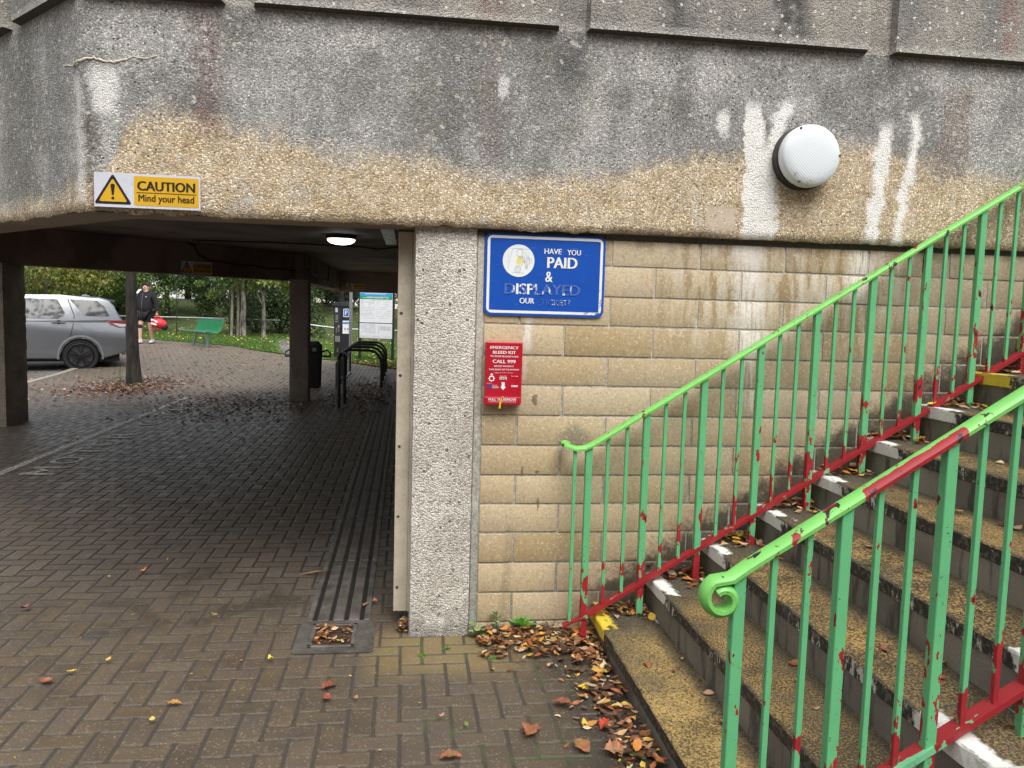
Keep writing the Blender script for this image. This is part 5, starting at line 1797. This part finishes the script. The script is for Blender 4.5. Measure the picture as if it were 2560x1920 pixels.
DEADC = [((.62, .40, .06), 2), ((.48, .19, .045), 3), ((.30, .10, .035), 4), ((.17, .075, .035), 5), ((.45, .31, .17), 4), ((.55, .42, .26), 2), ((.09, .05, .03), 4)]
REDC = [((.15, .075, .05), 5), ((.085, .045, .032), 5), ((.24, .135, .085), 3), ((.36, .26, .18), 3), ((.22, .075, .05), 1)]
YELC = [((.55, .42, .10), 5), ((.42, .28, .07), 3), ((.30, .17, .06), 2)]
def pick(pal, rg):
    t = rg.random() * sum(w for _, w in pal)
    for c, w in pal:
        t -= w
        if t <= 0: break
    k = .7 + .6 * rg.random()
    return tuple(min(.9, v * k * (.92 + .16 * rg.random())) for v in c)

def dead_leaf(p, L, rg, flat=.25, curl=.5, wid=.5, fine=False):
    """an oval leaf, folded on its rib and curled: 10 points, 8 faces"""
    yw = rg.random() * 2 * PI
    R = Matrix.Rotation(yw, 3, 'Z') @ Matrix.Rotation((rg.random() - .5) * flat * 2, 3, 'X') @ Matrix.Rotation((rg.random() - .5) * flat * 2, 3, 'Y')
    cu = (rg.random() * 1.2 - .35) * curl
    W = L * wid * (.8 + .5 * rg.random())
    fold = rg.random() * .5 * curl + .1
    V = []
    prof_ = ((0, .0), (.18, .62), (.45, 1.0), (.75, .72), (1.0, .0)) if not fine else tuple((i / 12, (math.sin(PI * (i / 12) ** .85) ** .8) * (1 + (.16 if i % 2 else -.10))) for i in range(13))
    tw = (rg.random() - .5) * 1.2 * curl
    for t, w_ in prof_:
        w_ = max(0, w_) if 0 < t < 1 else 0
        x = (t - .5) * L
        z = cu * L * ((t - .5) ** 2) * 2
        hw = W / 2 * w_ * (1 + (rg.random() - .5) * .3)
        V.append((x, 0, z))
        if w_ > 0:
            V.append((x + L * .03, hw, z + fold * hw + (tw * (t - .5)) * hw + (rg.random() - .5) * .1 * L * curl)); V.append((x + L * .03, -hw, z + fold * hw - (tw * (t - .5)) * hw + (rg.random() - .5) * .1 * L * curl))
    V = [p + R @ Vector(v) for v in V]
    F = [(0, 1, 2 + 0), (0, 1, 3)]
    # rib 0, then (rib,l,r)*3, tip
    F = [(0, 1, 2), (0, 3, 1)]
    m_ = len(prof_) - 2
    for i in range(m_ - 1):
        a, b = 1 + 3 * i, 4 + 3 * i
        F += [(a, b, b + 1, a + 1), (a, a + 2, b + 2, b)]
    a = 1 + 3 * (m_ - 1)
    F += [(a, a + 3, a + 1), (a, a + 2, a + 3)]
    if fine:                                                        # a thin stalk
        b = len(V)
        q = R @ Vector((-.5 * L - L * .35, L * .06, .004))
        V += [p + R @ Vector((-.5 * L, .0016, 0)), p + R @ Vector((-.5 * L, -.0016, 0)), p + q]
        F.append((b, b + 1, b + 2))
    return V, F

def litter(name, label, cat, pts, smin, smax, pal, seed=1, flat=.35, curl=.6):
    rg = random.Random(seed)
    V, F, C = [], [], []
    for p in pts:
        v, f_ = dead_leaf(Vector(p), smin + (smax - smin) * rg.random() ** 1.5, rg, flat, curl)
        b = len(V)
        V += v; F += [tuple(i + b for i in q) for q in f_]
        C += [pick(pal, rg)] * len(v)
    o = colored_mesh(name, V, F, C, M_DEAD)
    return tag(o, label, cat, kind='stuff')

rg = random.Random(21)
def zz(x, y, up): return hgt(x, y) + .006 + rg.random() * up
P = []
for i in range(520):
    x = .34 + rg.random() * .62; y = -.015 - abs(rg.gauss(0, .16)) * (.7 + .8 * (x - .3))
    P.append((x, y, .006 + rg.random() * max(.004, .055 + y * .10)))
for i in range(560):
    y = -.25 - rg.random() * 1.9; x = .915 - abs(rg.gauss(0, .13)) * (1.0 if y < -.7 else .7)
    P.append((x, y, .006 + rg.random() * max(.004, .05 - (.92 - x) * .2)))
litter('leaf_litter', 'drift of brown and yellow leaves at the foot of the block wall and first step', 'fallen leaves', P, .022, .068, DEADC, 2)
P = []
for i in range(NS):
    x0, zt = .92 + .283 * i, .130 + .178 * i
    for q in range(75):
        x = x0 + .03 + rg.random() * .25; y = -.012 - abs(rg.gauss(0, .085))
        if rg.random() < .8: x = x0 + .28 - abs(rg.gauss(0, .11))
        P.append((max(x0 + .02, x), y, zt + .006 + rg.random() * .035 * max(.1, 1 + y * 4)))
    for q in range(9):
        P.append((x0 + .05 + .22 * rg.random() ** .5, -.3 - rg.random() * 1.7, zt + .008))
litter('leaf_litter', 'yellow and brown leaves caught on the stair treads beside the wall', 'fallen leaves', P, .025, .065, DEADC[:6], 3)
P = []
for i in range(2600):
    a, d = rg.random() * 2 * PI, abs(rg.gauss(0, .62))
    x, y = -5.15 + math.cos(a) * d * 1.1, 11.9 + math.sin(a) * d * 2.0
    if math.hypot(x + 5.2, y - 12.25) > .14: P.append((x, y, zz(x, y, .02)))
litter('leaf_litter', 'thick ring of red brown leaves round the foot of the tree trunk', 'fallen leaves', P, .05, .10, REDC, 4)
P = []
for i in range(1500):
    x, y = -2.6 + rg.gauss(0, .7), 9.4 + rg.gauss(0, 1.1)
    P.append((x, y, zz(x, y, .006)))
for i in range(1300):
    x, y = -.75 + rg.gauss(0, .4), 11.2 + rg.gauss(0, 1.6)
    if -1.6 < x < .0: P.append((x, y, zz(x, y, .012)))
for i in range(1100):
    x, y = -5 + rg.gauss(0, 2.2), 15 + rg.gauss(0, 4)
    if x < -1.8 and y < 26: P.append((x, y, zz(x, y, .006)))
litter('leaf_litter', 'dark red brown leaves strewn over the paving round the square column', 'fallen leaves', P, .04, .085, REDC, 5)
P = []
for i in range(1500):
    y = 17.0 + abs(rg.gauss(0, 1.2)); x = PR(max(17.16, y)) + rg.random() * 2.2 - .1
    if y < 20.8: P.append((x, y, hgt(x, y) + .03 + rg.random() * .02))
for i in range(1800):
    x, y = -12 + rg.random() * 13, 17.5 + rg.random() * 26
    if x > PR(max(17.16, y)) or y > 29: P.append((x, y, hgt(x, y) + .07 + rg.random() * .02))
litter('leaf_litter', 'pale yellow leaves sprinkled over the lawn and the bank', 'fallen leaves', P, .06, .12, YELC, 6, .6)
P = [(-8.5 + rg.gauss(0, 1.2), 12.5 + rg.gauss(0, 1.5), -.052) for i in range(260)]
P = [p for p in P if p[0] < -7.1]
litter('leaf_litter', 'yellow leaves scattered on the asphalt beside the silver car', 'fallen leaves', P, .05, .10, YELC, 7)
P = [(-.455 + rg.random() * .18, -.10 + rg.random() * .22, .014 + rg.random() * .012) for i in range(70)]
P += [(-.02 + rg.gauss(0, .025), .02 + rg.random() * .16, .008 + rg.random() * .03) for i in range(45)]
litter('leaf_litter', 'wet brown leaf scraps packed into the square gully and beside the pillar', 'fallen leaves', P, .02, .05, DEADC, 8)
P = []
for i in range(260):
    x, y = -3.2 + rg.random() * 4.0, -2.2 + rg.random() * 9
    P.append((x, y, .006))
litter('leaf_litter', 'tiny leaf scraps sprinkled thinly over the brown paving', 'fallen leaves', P, .010, .024, DEADC + YELC, 9)
# single leaves one can point at
LV = [(358, 1432, .085, (.50, .20, .05), 'flat orange oval leaf lying on the wet paving mid passage mouth'), (272, 1445, .055, (.62, .42, .07), 'small yellow leaf left of the flat orange oval leaf'),
      (64, 1524, .09, (.16, .05, .04), 'dark maroon shrivelled leaf near the left edge of the paving'), (535, 1540, .05, (.68, .50, .08), 'small bright yellow leaf on the paving left of the gully'),
      (676, 1652, .075, (.78, .60, .08), 'bright yellow oval leaf just in front of the gully'), (272, 1654, .05, (.62, .48, .10), 'small yellow folded leaf between the rust leaf and the gully'),
      (179, 1682, .07, (.68, .52, .08), 'yellow pointed leaf above the crumpled rust leaf'), (116, 1705, .125, (.36, .12, .06), 'large crumpled rust coloured leaf on the lower left paving'),
      (437, 1760, .09, (.50, .24, .06), 'narrow orange leaf on edge in a paving joint'), (823, 1716, .125, (.26, .075, .035), 'large glossy rust leaf with a stalk in front of the pillar'),
      (819, 1748, .085, (.32, .08, .05), 'reddish curled leaf just below the large glossy rust leaf'), (1126, 1892, .135, (.33, .13, .06), 'big curled tan and brown leaf at the bottom middle edge'),
      (1102, 1796, .06, (.42, .22, .17), 'small pinkish crinkled leaf on the paving in front of the wall'), (1166, 1815, .05, (.16, .30, .06), 'small green leaf lying on the paving'),
      (381, 1804, .05, (.62, .48, .10), 'tiny yellow star shaped leaf low on the left paving'), (807, 1339, .085, (.34, .08, .04), 'red leaf beside the ribbed drain in the shade'),
      (914, 1513, .075, (.44, .20, .11), 'pinkish orange leaf on the last rib of the drain'), (937, 1507, .065, (.46, .20, .07), 'orange leaf at the foot of the cream board'),
      (1327, 1827, .19, (.28, .11, .05), 'long curled brown leaf lying alone on the paving by the leaf drift'), (1511, 1811, .12, (.55, .05, .02), 'scarlet leaf in the drift beside the first step'),
      (1594, 1893, .11, (.10, .18, .05), 'dull green leaf in the drift at the foot of the first step'), (1458, 1721, .085, (.75, .50, .05), 'rich yellow leaf with a brown tip near the first step'),
      (1502, 1678, .075, (.75, .50, .06), 'round yellow leaf close to the first step'), (1441, 1694, .055, (.70, .36, .04), 'small amber leaf left of the round yellow leaf'),
      (1408, 1762, .14, (.24, .09, .045), 'long rust leaf lying left of the scarlet leaf'), (1456, 1868, .14, (.34, .14, .06), 'broad orange brown leaf at the edge of the drift near the bottom'),
      (1540, 1880, .15, (.40, .17, .09), 'large pale brown leaf with clear veins by the first step'), (890, 1748, .045, (.45, .25, .07), 'small tan leaf right of the reddish curled leaf')]
rg2 = random.Random(5)
for (px, py, L, c, lab) in LV:
    p = onz(px, py, .012)
    V, F = dead_leaf(Vector((0, 0, .008)), L * .62, rg2, .20, .95, .55, True)
    o = colored_mesh('fallen_leaf', V, F, [tuple(v * (.6 + .7 * rg2.random()) for v in c) for _ in V], M_DEAD)
    o.location = p
    tag(o, lab, 'leaf', 'single leaves on the paving')
p = onz(784, 1434, .01)
k = MB()
k.tube([p + Vector(v) for v in ((-.08, -.02, 0), (-.03, 0, .006), (.02, .012, .01), (.06, .03, .006))], [.002, .004, .005, .002], 5)
tag(k.build('twig', simple('dead_twig', (.36, .20, .07), .8, dirt=.4)), 'thin orange brown twig on the paving left of the ribbed drain', 'twig')
k = MB()
k.tube([(.72, -.62, .012), (.79, -.66, .018), (.86, -.72, .015)], [.004, .005, .003], 6)
tag(k.build('twig', simple('dark_twig', (.03, .022, .018), .7)), 'dark wet twig among the leaves near the first step', 'twig')

# weeds at the foot of the wall
def weed(name, loc, label, n, L, W, col, up=.9, seed=1, hh=0.0, leaves_on_stem=False):
    rg = random.Random(seed)
    V, F, C = [], [], []
    for i in range(n):
        a = 2 * PI * i / n + rg.random() * .7
        el = up * (.5 + .6 * rg.random())
        base = Vector((0, 0, hh * rg.random() if leaves_on_stem else 0))
        d = Vector((math.cos(a) * math.cos(el), math.sin(a) * math.cos(el) * .6, math.sin(el)))
        s = d.cross(Vector((0, 0, 1))).normalized()
        l = L * (.6 + .6 * rg.random())
        b = len(V)
        q = [(0, .08), (.3, .7), (.6, 1.0), (.85, .7), (1, .05)]
        for t, w_ in q:
            pt = base + d * (l * t) + Vector((0, 0, -.35 * l * t * t))
            V += [pt + s * (W * w_ / 2), pt - s * (W * w_ / 2)]
            kx = .8 + .5 * rg.random()
            C += [tuple(v * kx for v in col[i % len(col)])] * 2
        for j in range(4):
            F.append((b + 2 * j, b + 2 * j + 1, b + 2 * j + 3, b + 2 * j + 2))
    root = empty(name, loc)
    colored_mesh('leaves', V, F, C, M_LEAF, root)
    k = MB(); k.tube([(0, 0, -.01), (.003, 0, max(.02, hh))], .002, 5); k.build('stem', simple('weed_stem', (.10, .16, .04), .7), root)
    return tag(root, label, 'weed', 'weeds at the foot of the wall')
GV = [(.16, .26, .07), (.45, .48, .30), (.22, .32, .10)]
weed('weed', (.345, -.05, .01), 'variegated weed with round pale leaves at the pillar corner', 16, .06, .035, GV, .6, 1, .06, True)
weed('weed', (.437, -.035, .04), 'small upright greyish weed against the block wall', 20, .04, .022, [(.20, .28, .13), (.30, .36, .20)], .8, 2, .09, True)
weed('weed', (.565, -.035, .045), 'bright green serrated weed like a young dandelion by the wall', 9, .095, .03, [(.10, .32, .03), (.14, .38, .05)], 1.15, 3)
weed('weed', (.07, -.235, .0), 'tiny moss green sprig in the paving joint in front of the pillar', 16, .030, .010, [(.12, .22, .03)], .6, 4)
weed('weed', (.185, -.17, .0), 'tiny green weed in the ochre paving under the pillar edge', 14, .026, .012, [(.10, .24, .03)], .7, 5)
weed('weed', (.40, -.29, .0), 'small low green weed on the paving in front of the leaf drift', 12, .035, .012, [(.14, .28, .05)], .5, 6)
weed('weed', (1.80, -1.02, .666), 'tuft of grass growing on a stair tread behind the near railing', 22, .06, .004, [(.06, .12, .02)], .8, 7)

# tree parts
def mat_bark(name, a, b, sc=1.0):
    m = MB_(name, .95, 'object')
    n = m.noise(9 * sc, 5, .65, m.scaled(1, 1, .28))
    n2 = m.noise(40 * sc, 3)
    m.color(m.hsv(m.mix(n.ss(.38, .62), a, b), val=n2 * .6 + .7))
    m.bump(n * 1.0 + n2 * .3, 1.0, .03)
    return m.mat
M_BARK = mat_bark('dark_bark', (.008, .006, .005), (.035, .028, .022))
M_BARK2 = mat_bark('grey_brown_bark', (.05, .042, .034), (.15, .13, .105))
M_BIRCH = mat_bark('pale_birch_bark', (.035, .03, .026), (.24, .22, .19), .9)
M_STAKE = mat_bark('weathered_stake', (.16, .135, .10), (.30, .26, .20))

def crown(parent, clumps, n, size, pal, seed, name='crown'):
    """many leaf faces spread through clumps; pal = light and dark leaf colours"""
    rg = np.random.default_rng(seed)
    cw = np.array([c[1][0] * c[1][1] * c[1][2] for c in clumps]) ** (2 / 3)
    ci = rg.choice(len(clumps), n, p=cw / cw.sum())
    C0 = np.array([c[0] for c in clumps])[ci]
    R0 = np.array([c[1] for c in clumps])[ci]
    d = rg.normal(size=(n, 3)); d /= np.linalg.norm(d, axis=1)[:, None]
    rr = rg.random(n) ** .45
    P_ = C0 + d * R0 * rr[:, None]
    ax = rg.normal(size=(n, 3)); ax /= np.linalg.norm(ax, axis=1)[:, None]
    nn_ = rg.normal(size=(n, 3)) + np.array([0, 0, .6])
    bx = np.cross(ax, nn_); bx /= np.linalg.norm(bx, axis=1)[:, None] + 1e-9
    L = size * (.6 + .8 * rg.random(n))
    a, b = ax * (L * .5)[:, None], bx * (L * .28)[:, None]
    V = np.stack([P_ - a, P_ + b * 1.0, P_ + a, P_ - b], 1).reshape(-1, 3)
    pal = np.array(pal)
    tone = rg.random(len(clumps))[ci]
    mixv = np.clip(tone * .7 + rg.random(n) * .5 - .1, 0, 1)[:, None]
    c = pal[0] * (1 - mixv) + pal[1] * mixv
    if len(pal) > 2:
        sel = rg.random(n) < .12
        c[sel] = pal[2]
    Cc = np.repeat(np.concatenate([c, np.ones((n, 1))], 1), 4, 0).astype(np.float32)
    me = bpy.data.meshes.new(name)
    me.from_pydata(V.tolist(), [], np.arange(4 * n).reshape(n, 4).tolist())
    at = me.attributes.new('col', 'FLOAT_COLOR', 'POINT')
    at.data.foreach_set('color', Cc.ravel())
    return link(name, me, M_LEAF, parent)

def tree(name, loc, label, h, r, bark, cr, n, size, pal, seed, group=None, lean=(0, 0), limbs=6, fork=.45):
    """cr: (z0, z1, radius) of the crown"""
    rg = random.Random(seed)
    root = tag(empty(name, loc), label, 'tree', group)
    k = MB()
    pts, rad = [], []
    for i in range(9):
        t = i / 8
        pts.append((lean[0] * t + .06 * h * .1 * math.sin(t * 5 + seed), lean[1] * t, -.1 + t * h))
        rad.append(r * (1.25 if i == 0 else 1.0 - .72 * t))
    k.tube(pts, rad, 10)
    clumps = []
    z0, z1, R = cr
    for i in range(limbs):
        a = 2 * PI * (i + rg.random() * .6) / limbs
        t = fork + (1 - fork) * .8 * rg.random()
        s = Vector(pts[int(t * 8)])
        e = Vector((math.cos(a) * R * (.5 + .4 * rg.random()), math.sin(a) * R * (.5 + .4 * rg.random()), z0 + (z1 - z0) * (.15 + .75 * rg.random())))
        mid = s.lerp(e, .5) + Vector((0, 0, .12 * R))
        k.tube([s, mid, e], [r * .42, r * .26, r * .08], 6)
        for j in range(3):
            c = e.lerp(s, j * .16) + Vector(((rg.random() - .5) * R * .6, (rg.random() - .5) * R * .6, (rg.random() - .5) * (z1 - z0) * .3))
            q = R * (.22 + .22 * rg.random())
            clumps.append((tuple(c), (q, q, q * (.55 + .3 * rg.random()))))
    for j in range(4):
        clumps.append(((lean[0] + (rg.random() - .5) * R, lean[1] + (rg.random() - .5) * R, z0 + (z1 - z0) * (.45 + .5 * rg.random())), (R * .35, R * .35, R * .28)))
    k.build('trunk', bark, root, smooth=True)
    if n: crown(root, clumps, n, size, pal, seed)
    return root
def gp(px, D):
    d = pxray(px, 800); q = CAM + d * D
    return (q.x, q.y, hgt(q.x, q.y))
YG, DG, MG, LG, BG = [(.07, .115, .02), (.26, .30, .06), (.34, .22, .05)], [(.018, .04, .012), (.06, .10, .025)], [(.035, .075, .015), (.10, .17, .035)], [(.13, .20, .04), (.40, .44, .15)], [(.03, .06, .035), (.10, .15, .09)]
t = tree('tree', (-5.2, 12.27, hgt(-5.2, 12.27)), 'near dark barked tree trunk rising behind the silver car, ringed with leaves', 5.2, .125, M_BARK, (3.2, 7.0, 2.2), 2500, .14, MG, 3, limbs=7, fork=.5)
weed('grass_tuft', (-5.0, 11.95, .0), 'green tuft of grass at the foot of the dark tree trunk', 70, .17, .012, [(.10, .20, .03), (.16, .28, .05)], .8, 8)
weed('grass_tuft', (-5.33, 11.9, .0), 'sparse green shoots up the left side of the dark tree trunk', 40, .16, .014, [(.10, .19, .04)], .9, 9, .35, True)
GR = 'trees beyond the lawn'
tree('tree', gp(120, 30), 'yellow green leafy tree above the bonnet side of the silver car', 3.6, .09, M_BARK2, (1.3, 5.0, 2.4), 16000, .115, YG, 11, GR, limbs=10)
tree('tree', gp(235, 33), 'leafy tree with a leaning dark stem above the roof of the silver car', 4.2, .08, M_BARK, (1.2, 5.2, 2.4), 16000, .115, MG + [(.22, .24, .05)], 12, GR, lean=(-1.0, 0), limbs=10)
tree('tree', gp(345, 38), 'dark green tree behind the walking man', 4.5, .12, M_BARK, (.9, 5.5, 2.4), 16000, .12, MG, 13, GR, limbs=9)
tree('tree', gp(418, 39), 'slim trunked green tree on the bank right of the walking man', 4.8, .13, M_BARK, (1.0, 5.5, 2.4), 16000, .12, MG, 14, GR, limbs=9)
tree('tree', gp(470, 47), 'blue green tree on top of the bank behind the bench', 6, .16, M_BARK, (1.0, 6.5, 3.2), 12000, .18, BG, 15, GR, limbs=9)
tree('tree', gp(508, 52), 'thick dark trunked tree above the middle of the bank', 7, .34, M_BARK, (1.6, 7, 4.0), 12000, .19, BG, 16, GR, limbs=9)
tree('tree', gp(560, 45), 'dense dark tree behind the tree stakes', 6, .16, M_BARK, (.6, 6.5, 3.0), 12000, .16, DG, 17, GR, limbs=9)
tree('tree', gp(608, 31), 'birch with a dark patched stem beside the pale stakes', 5.0, .12, M_BIRCH, (1.9, 5.5, 1.3), 5000, .13, MG, 18, GR, limbs=7)
tree('tree', gp(658, 31), 'young pale stemmed tree with light yellow green leaves left of the square column', 3.4, .085, M_BIRCH, (1.45, 4.0, 1.35), 6500, .13, LG, 19, GR, limbs=9)
tree('tree', gp(575, 33), 'light green sapling crown over the two pale stakes', 3.3, .05, M_BARK2, (1.7, 3.6, 1.1), 4500, .13, LG, 20, GR, limbs=7)
tree('tree', gp(700, 42), 'dark tree just behind the square column', 6, .18, M_BARK, (.7, 6, 2.8), 10000, .16, DG, 21, GR, limbs=8)
tree('tree', gp(853, 43), 'dark trunked tree above the pay machine', 6, .20, M_BARK, (1.6, 6, 2.8), 8000, .16, MG, 22, GR, limbs=9)
tree('tree', gp(955, 48), 'leafy tree behind the tariff board', 6, .18, M_BARK, (1.0, 6, 3.2), 9000, .17, MG, 23, GR, limbs=9)
tree('tree', gp(1030, 40), 'green tree showing beside the cream board', 5, .14, M_BARK, (1.2, 5, 2.2), 6000, .15, YG[:2], 24, GR, limbs=8)
tree('sapling', gp(441, 30.2), 'thin bare sapling standing behind the left end of the green bench', 2.9, .022, M_BARK, (1.2, 2.8, .35), 120, .12, DG, 25, limbs=4)
for px, D, h_, lab in ((578, 31.2, 2.0, 'shorter pale wooden tree stake left of the birch'), (594, 31.4, 3.0, 'taller pale leaning wooden tree stake beside the birch')):
    g = gp(px, D)
    k = MB(); k.tube([(0, 0, -.05), (.03, 0, h_ * .5), (.07, 0, h_)], [.055, .05, .045], 8)
    o = k.build('tree_stake', M_STAKE, smooth=True); o.location = g
    tag(o, lab, 'stake', 'stakes by the young trees')

def shrub(loc, label, R, hh, n, size, pal, seed):
    root = tag(empty('shrub', loc), label, 'shrub', 'shrubs along the bank')
    rg = random.Random(seed)
    cl = []
    for i in range(12):
        a, d = rg.random() * 2 * PI, rg.random() ** .5 * R
        q = R * (.25 + .25 * rg.random())
        cl.append(((math.cos(a) * d, math.sin(a) * d, hh * (.2 + .6 * rg.random())), (q, q, hh * (.25 + .2 * rg.random()))))
    k = MB()
    for i in range(4):
        a = i * 1.6
        k.tube([(0, 0, -.05), (math.cos(a) * R * .3, math.sin(a) * R * .3, hh * .4), (math.cos(a) * R * .6, math.sin(a) * R * .6, hh * .75)], [.05, .03, .012], 6)
    k.build('stems', M_BARK, root)
    crown(root, cl, n, size, pal, seed, 'foliage')
    return root
shrub(gp(640, 34.5), 'dark evergreen shrub in the shade behind the birch stems', 2.0, 2.4, 5000, .13, DG, 31)
shrub(gp(700, 36), 'dark evergreen shrub behind the left face of the square column', 1.8, 2.6, 5000, .13, DG, 32)
shrub(gp(590, 40), 'dark low shrub at the foot of the bank behind the stakes', 1.6, 2.2, 3500, .14, DG, 33)
shrub(gp(545, 46), 'rounded grey green shrub on the bank top left of the stakes', 1.6, 1.8, 3000, .14, BG, 34)
shrub(gp(815, 47), 'grey green shrub on the bank top left of the pay machine', 2.6, 2.0, 4500, .16, BG, 35)
shrub(gp(770, 46), 'olive shrub on the bank top beside the square column', 2.0, 2.0, 3500, .16, [(.06, .08, .02), (.20, .22, .07)], 36)
shrub(gp(905, 49), 'pale green shrub on the bank top behind the tariff board', 2.2, 1.8, 3500, .16, LG, 37)
shrub(gp(290, 40), 'dark green shrub behind the roof end of the silver car', 2.2, 2.6, 4500, .15, MG, 38)
shrub(gp(190, 39), 'mixed green hedge shrub behind the windows of the silver car', 2.4, 2.2, 4500, .15, MG, 39)

# blades of grass on the near lawn
rgn = np.random.default_rng(4)
V, F, C = [], [], []
for i in range(26000):
    y = 17.2 + 14.5 * rgn.random() ** 1.1
    a = PR(max(17.16, y)) if y < 29 else -13
    x = a + rgn.random() * min(15, 1.2 - a + 1.5)
    if abs(x - pa(y)) < .45 and y > 20.6: continue
    h_ = .035 + .05 * rgn.random()
    z = hgt(x, y) + .02
    t = rgn.random() * 6.28
    dx, dy = .016 * math.cos(t), .016 * math.sin(t)
    b = len(V)
    V += [(x - dx, y - dy, z), (x + dx, y + dy, z), (x + (rgn.random() - .5) * .05, y + (rgn.random() - .5) * .05, z + h_)]
    F.append((b, b + 1, b + 2))
    kx = .6 + .8 * rgn.random()
    c = (.075 * kx, .16 * kx, .018 * kx)
    C += [c] * 3
tag(colored_mesh('grass', V, F, C, M_BLADE), 'short bright green grass of the lawn beyond the passage', 'grass', kind='stuff')

# ------------------------------------------------------------------ far buildings and fence
def house(loc, rz, L, Dp, H_, label, wall, roofc, wins, name='building'):
    t = tag(empty(name, loc, rz), label, 'building', None)
    k = MB(); k.box(0, L, 0, Dp, -.3, H_); k.build('wall', simple('far_wall', wall, .85, dirt=.35, scale=2), t)
    k = MB(); k.box(-.2, L + .2, -.2, Dp + .2, H_, H_ + .25, .03); k.build('roof', simple('far_roof', roofc, .8, dirt=.3), t)
    wm = simple('far_window_glass', (.05, .06, .07), .15)
    fm = simple('far_window_frame', (.6, .6, .58), .5)
    for (x, z, w_, h_) in wins:
        k = MB(); k.box(x - .06, x + w_ + .06, -.05, .0, z - .06, z + h_ + .06); fr = k.build('window', fm, t)
        k = MB(); k.box(x, x + w_, -.06, -.045, z, z + h_); k.build('pane', wm, fr)
    return t
a = gp(28, 41)
house((a[0], a[1], a[2]), math.radians(18), 5.6, 4, 2.5, 'low grey brown flat roofed building behind the silver car', (.10, .085, .075), (.09, .08, .075), [])
a = gp(60, 75)
house((a[0], a[1], 1.2), math.radians(14), 22, 9, 8.5, 'pale rendered building far behind the trees on the left', (.66, .64, .60), (.30, .28, .27), [(2 + 3.2 * i, z, 1.3, 1.5) for i in range(6) for z in (1.2, 4.6)])
a = gp(560, 85)
house((a[0], a[1], 1.4), math.radians(6), 26, 9, 6.5, 'cream building far behind the bank in the middle', (.62, .59, .52), (.22, .20, .19), [(2 + 3.4 * i, z, 1.3, 1.4) for i in range(7) for z in (1.0, 4.0)])
g0, g1 = gp(425, 58), gp(520, 58)
ft = tag(wempty('metal_fence', g0), 'white upright bar fence along the top of the bank', 'fence')
k = MB()
for z in (.12, .92): k.tube([(g0[0], g0[1], g0[2] + z), (g1[0], g1[1], g1[2] + z)], .03, 6)
k.build('rails', M_BOARD, ft)
k = MB()
for i in range(36):
    x, y = g0[0] + (g1[0] - g0[0]) * i / 35, g0[1] + (g1[1] - g0[1]) * i / 35
    k.tube([(x, y, g0[2]), (x, y, g0[2] + .95)], .016 if i % 7 else .04, 5)
k.build('bars', M_BOARD, ft)

# unseen building added behind the camera to shut low sky light from the passage
house((-18, -19, 0), 0.0, 40, 5, 9.0, 'long dull brick building added out of view behind the camera to darken the passage', (.20, .15, .115), (.10, .095, .09), [(1.5 + 3.2 * i, z, 1.3, 1.4) for i in range(12) for z in (1.0, 3.8, 6.6)])
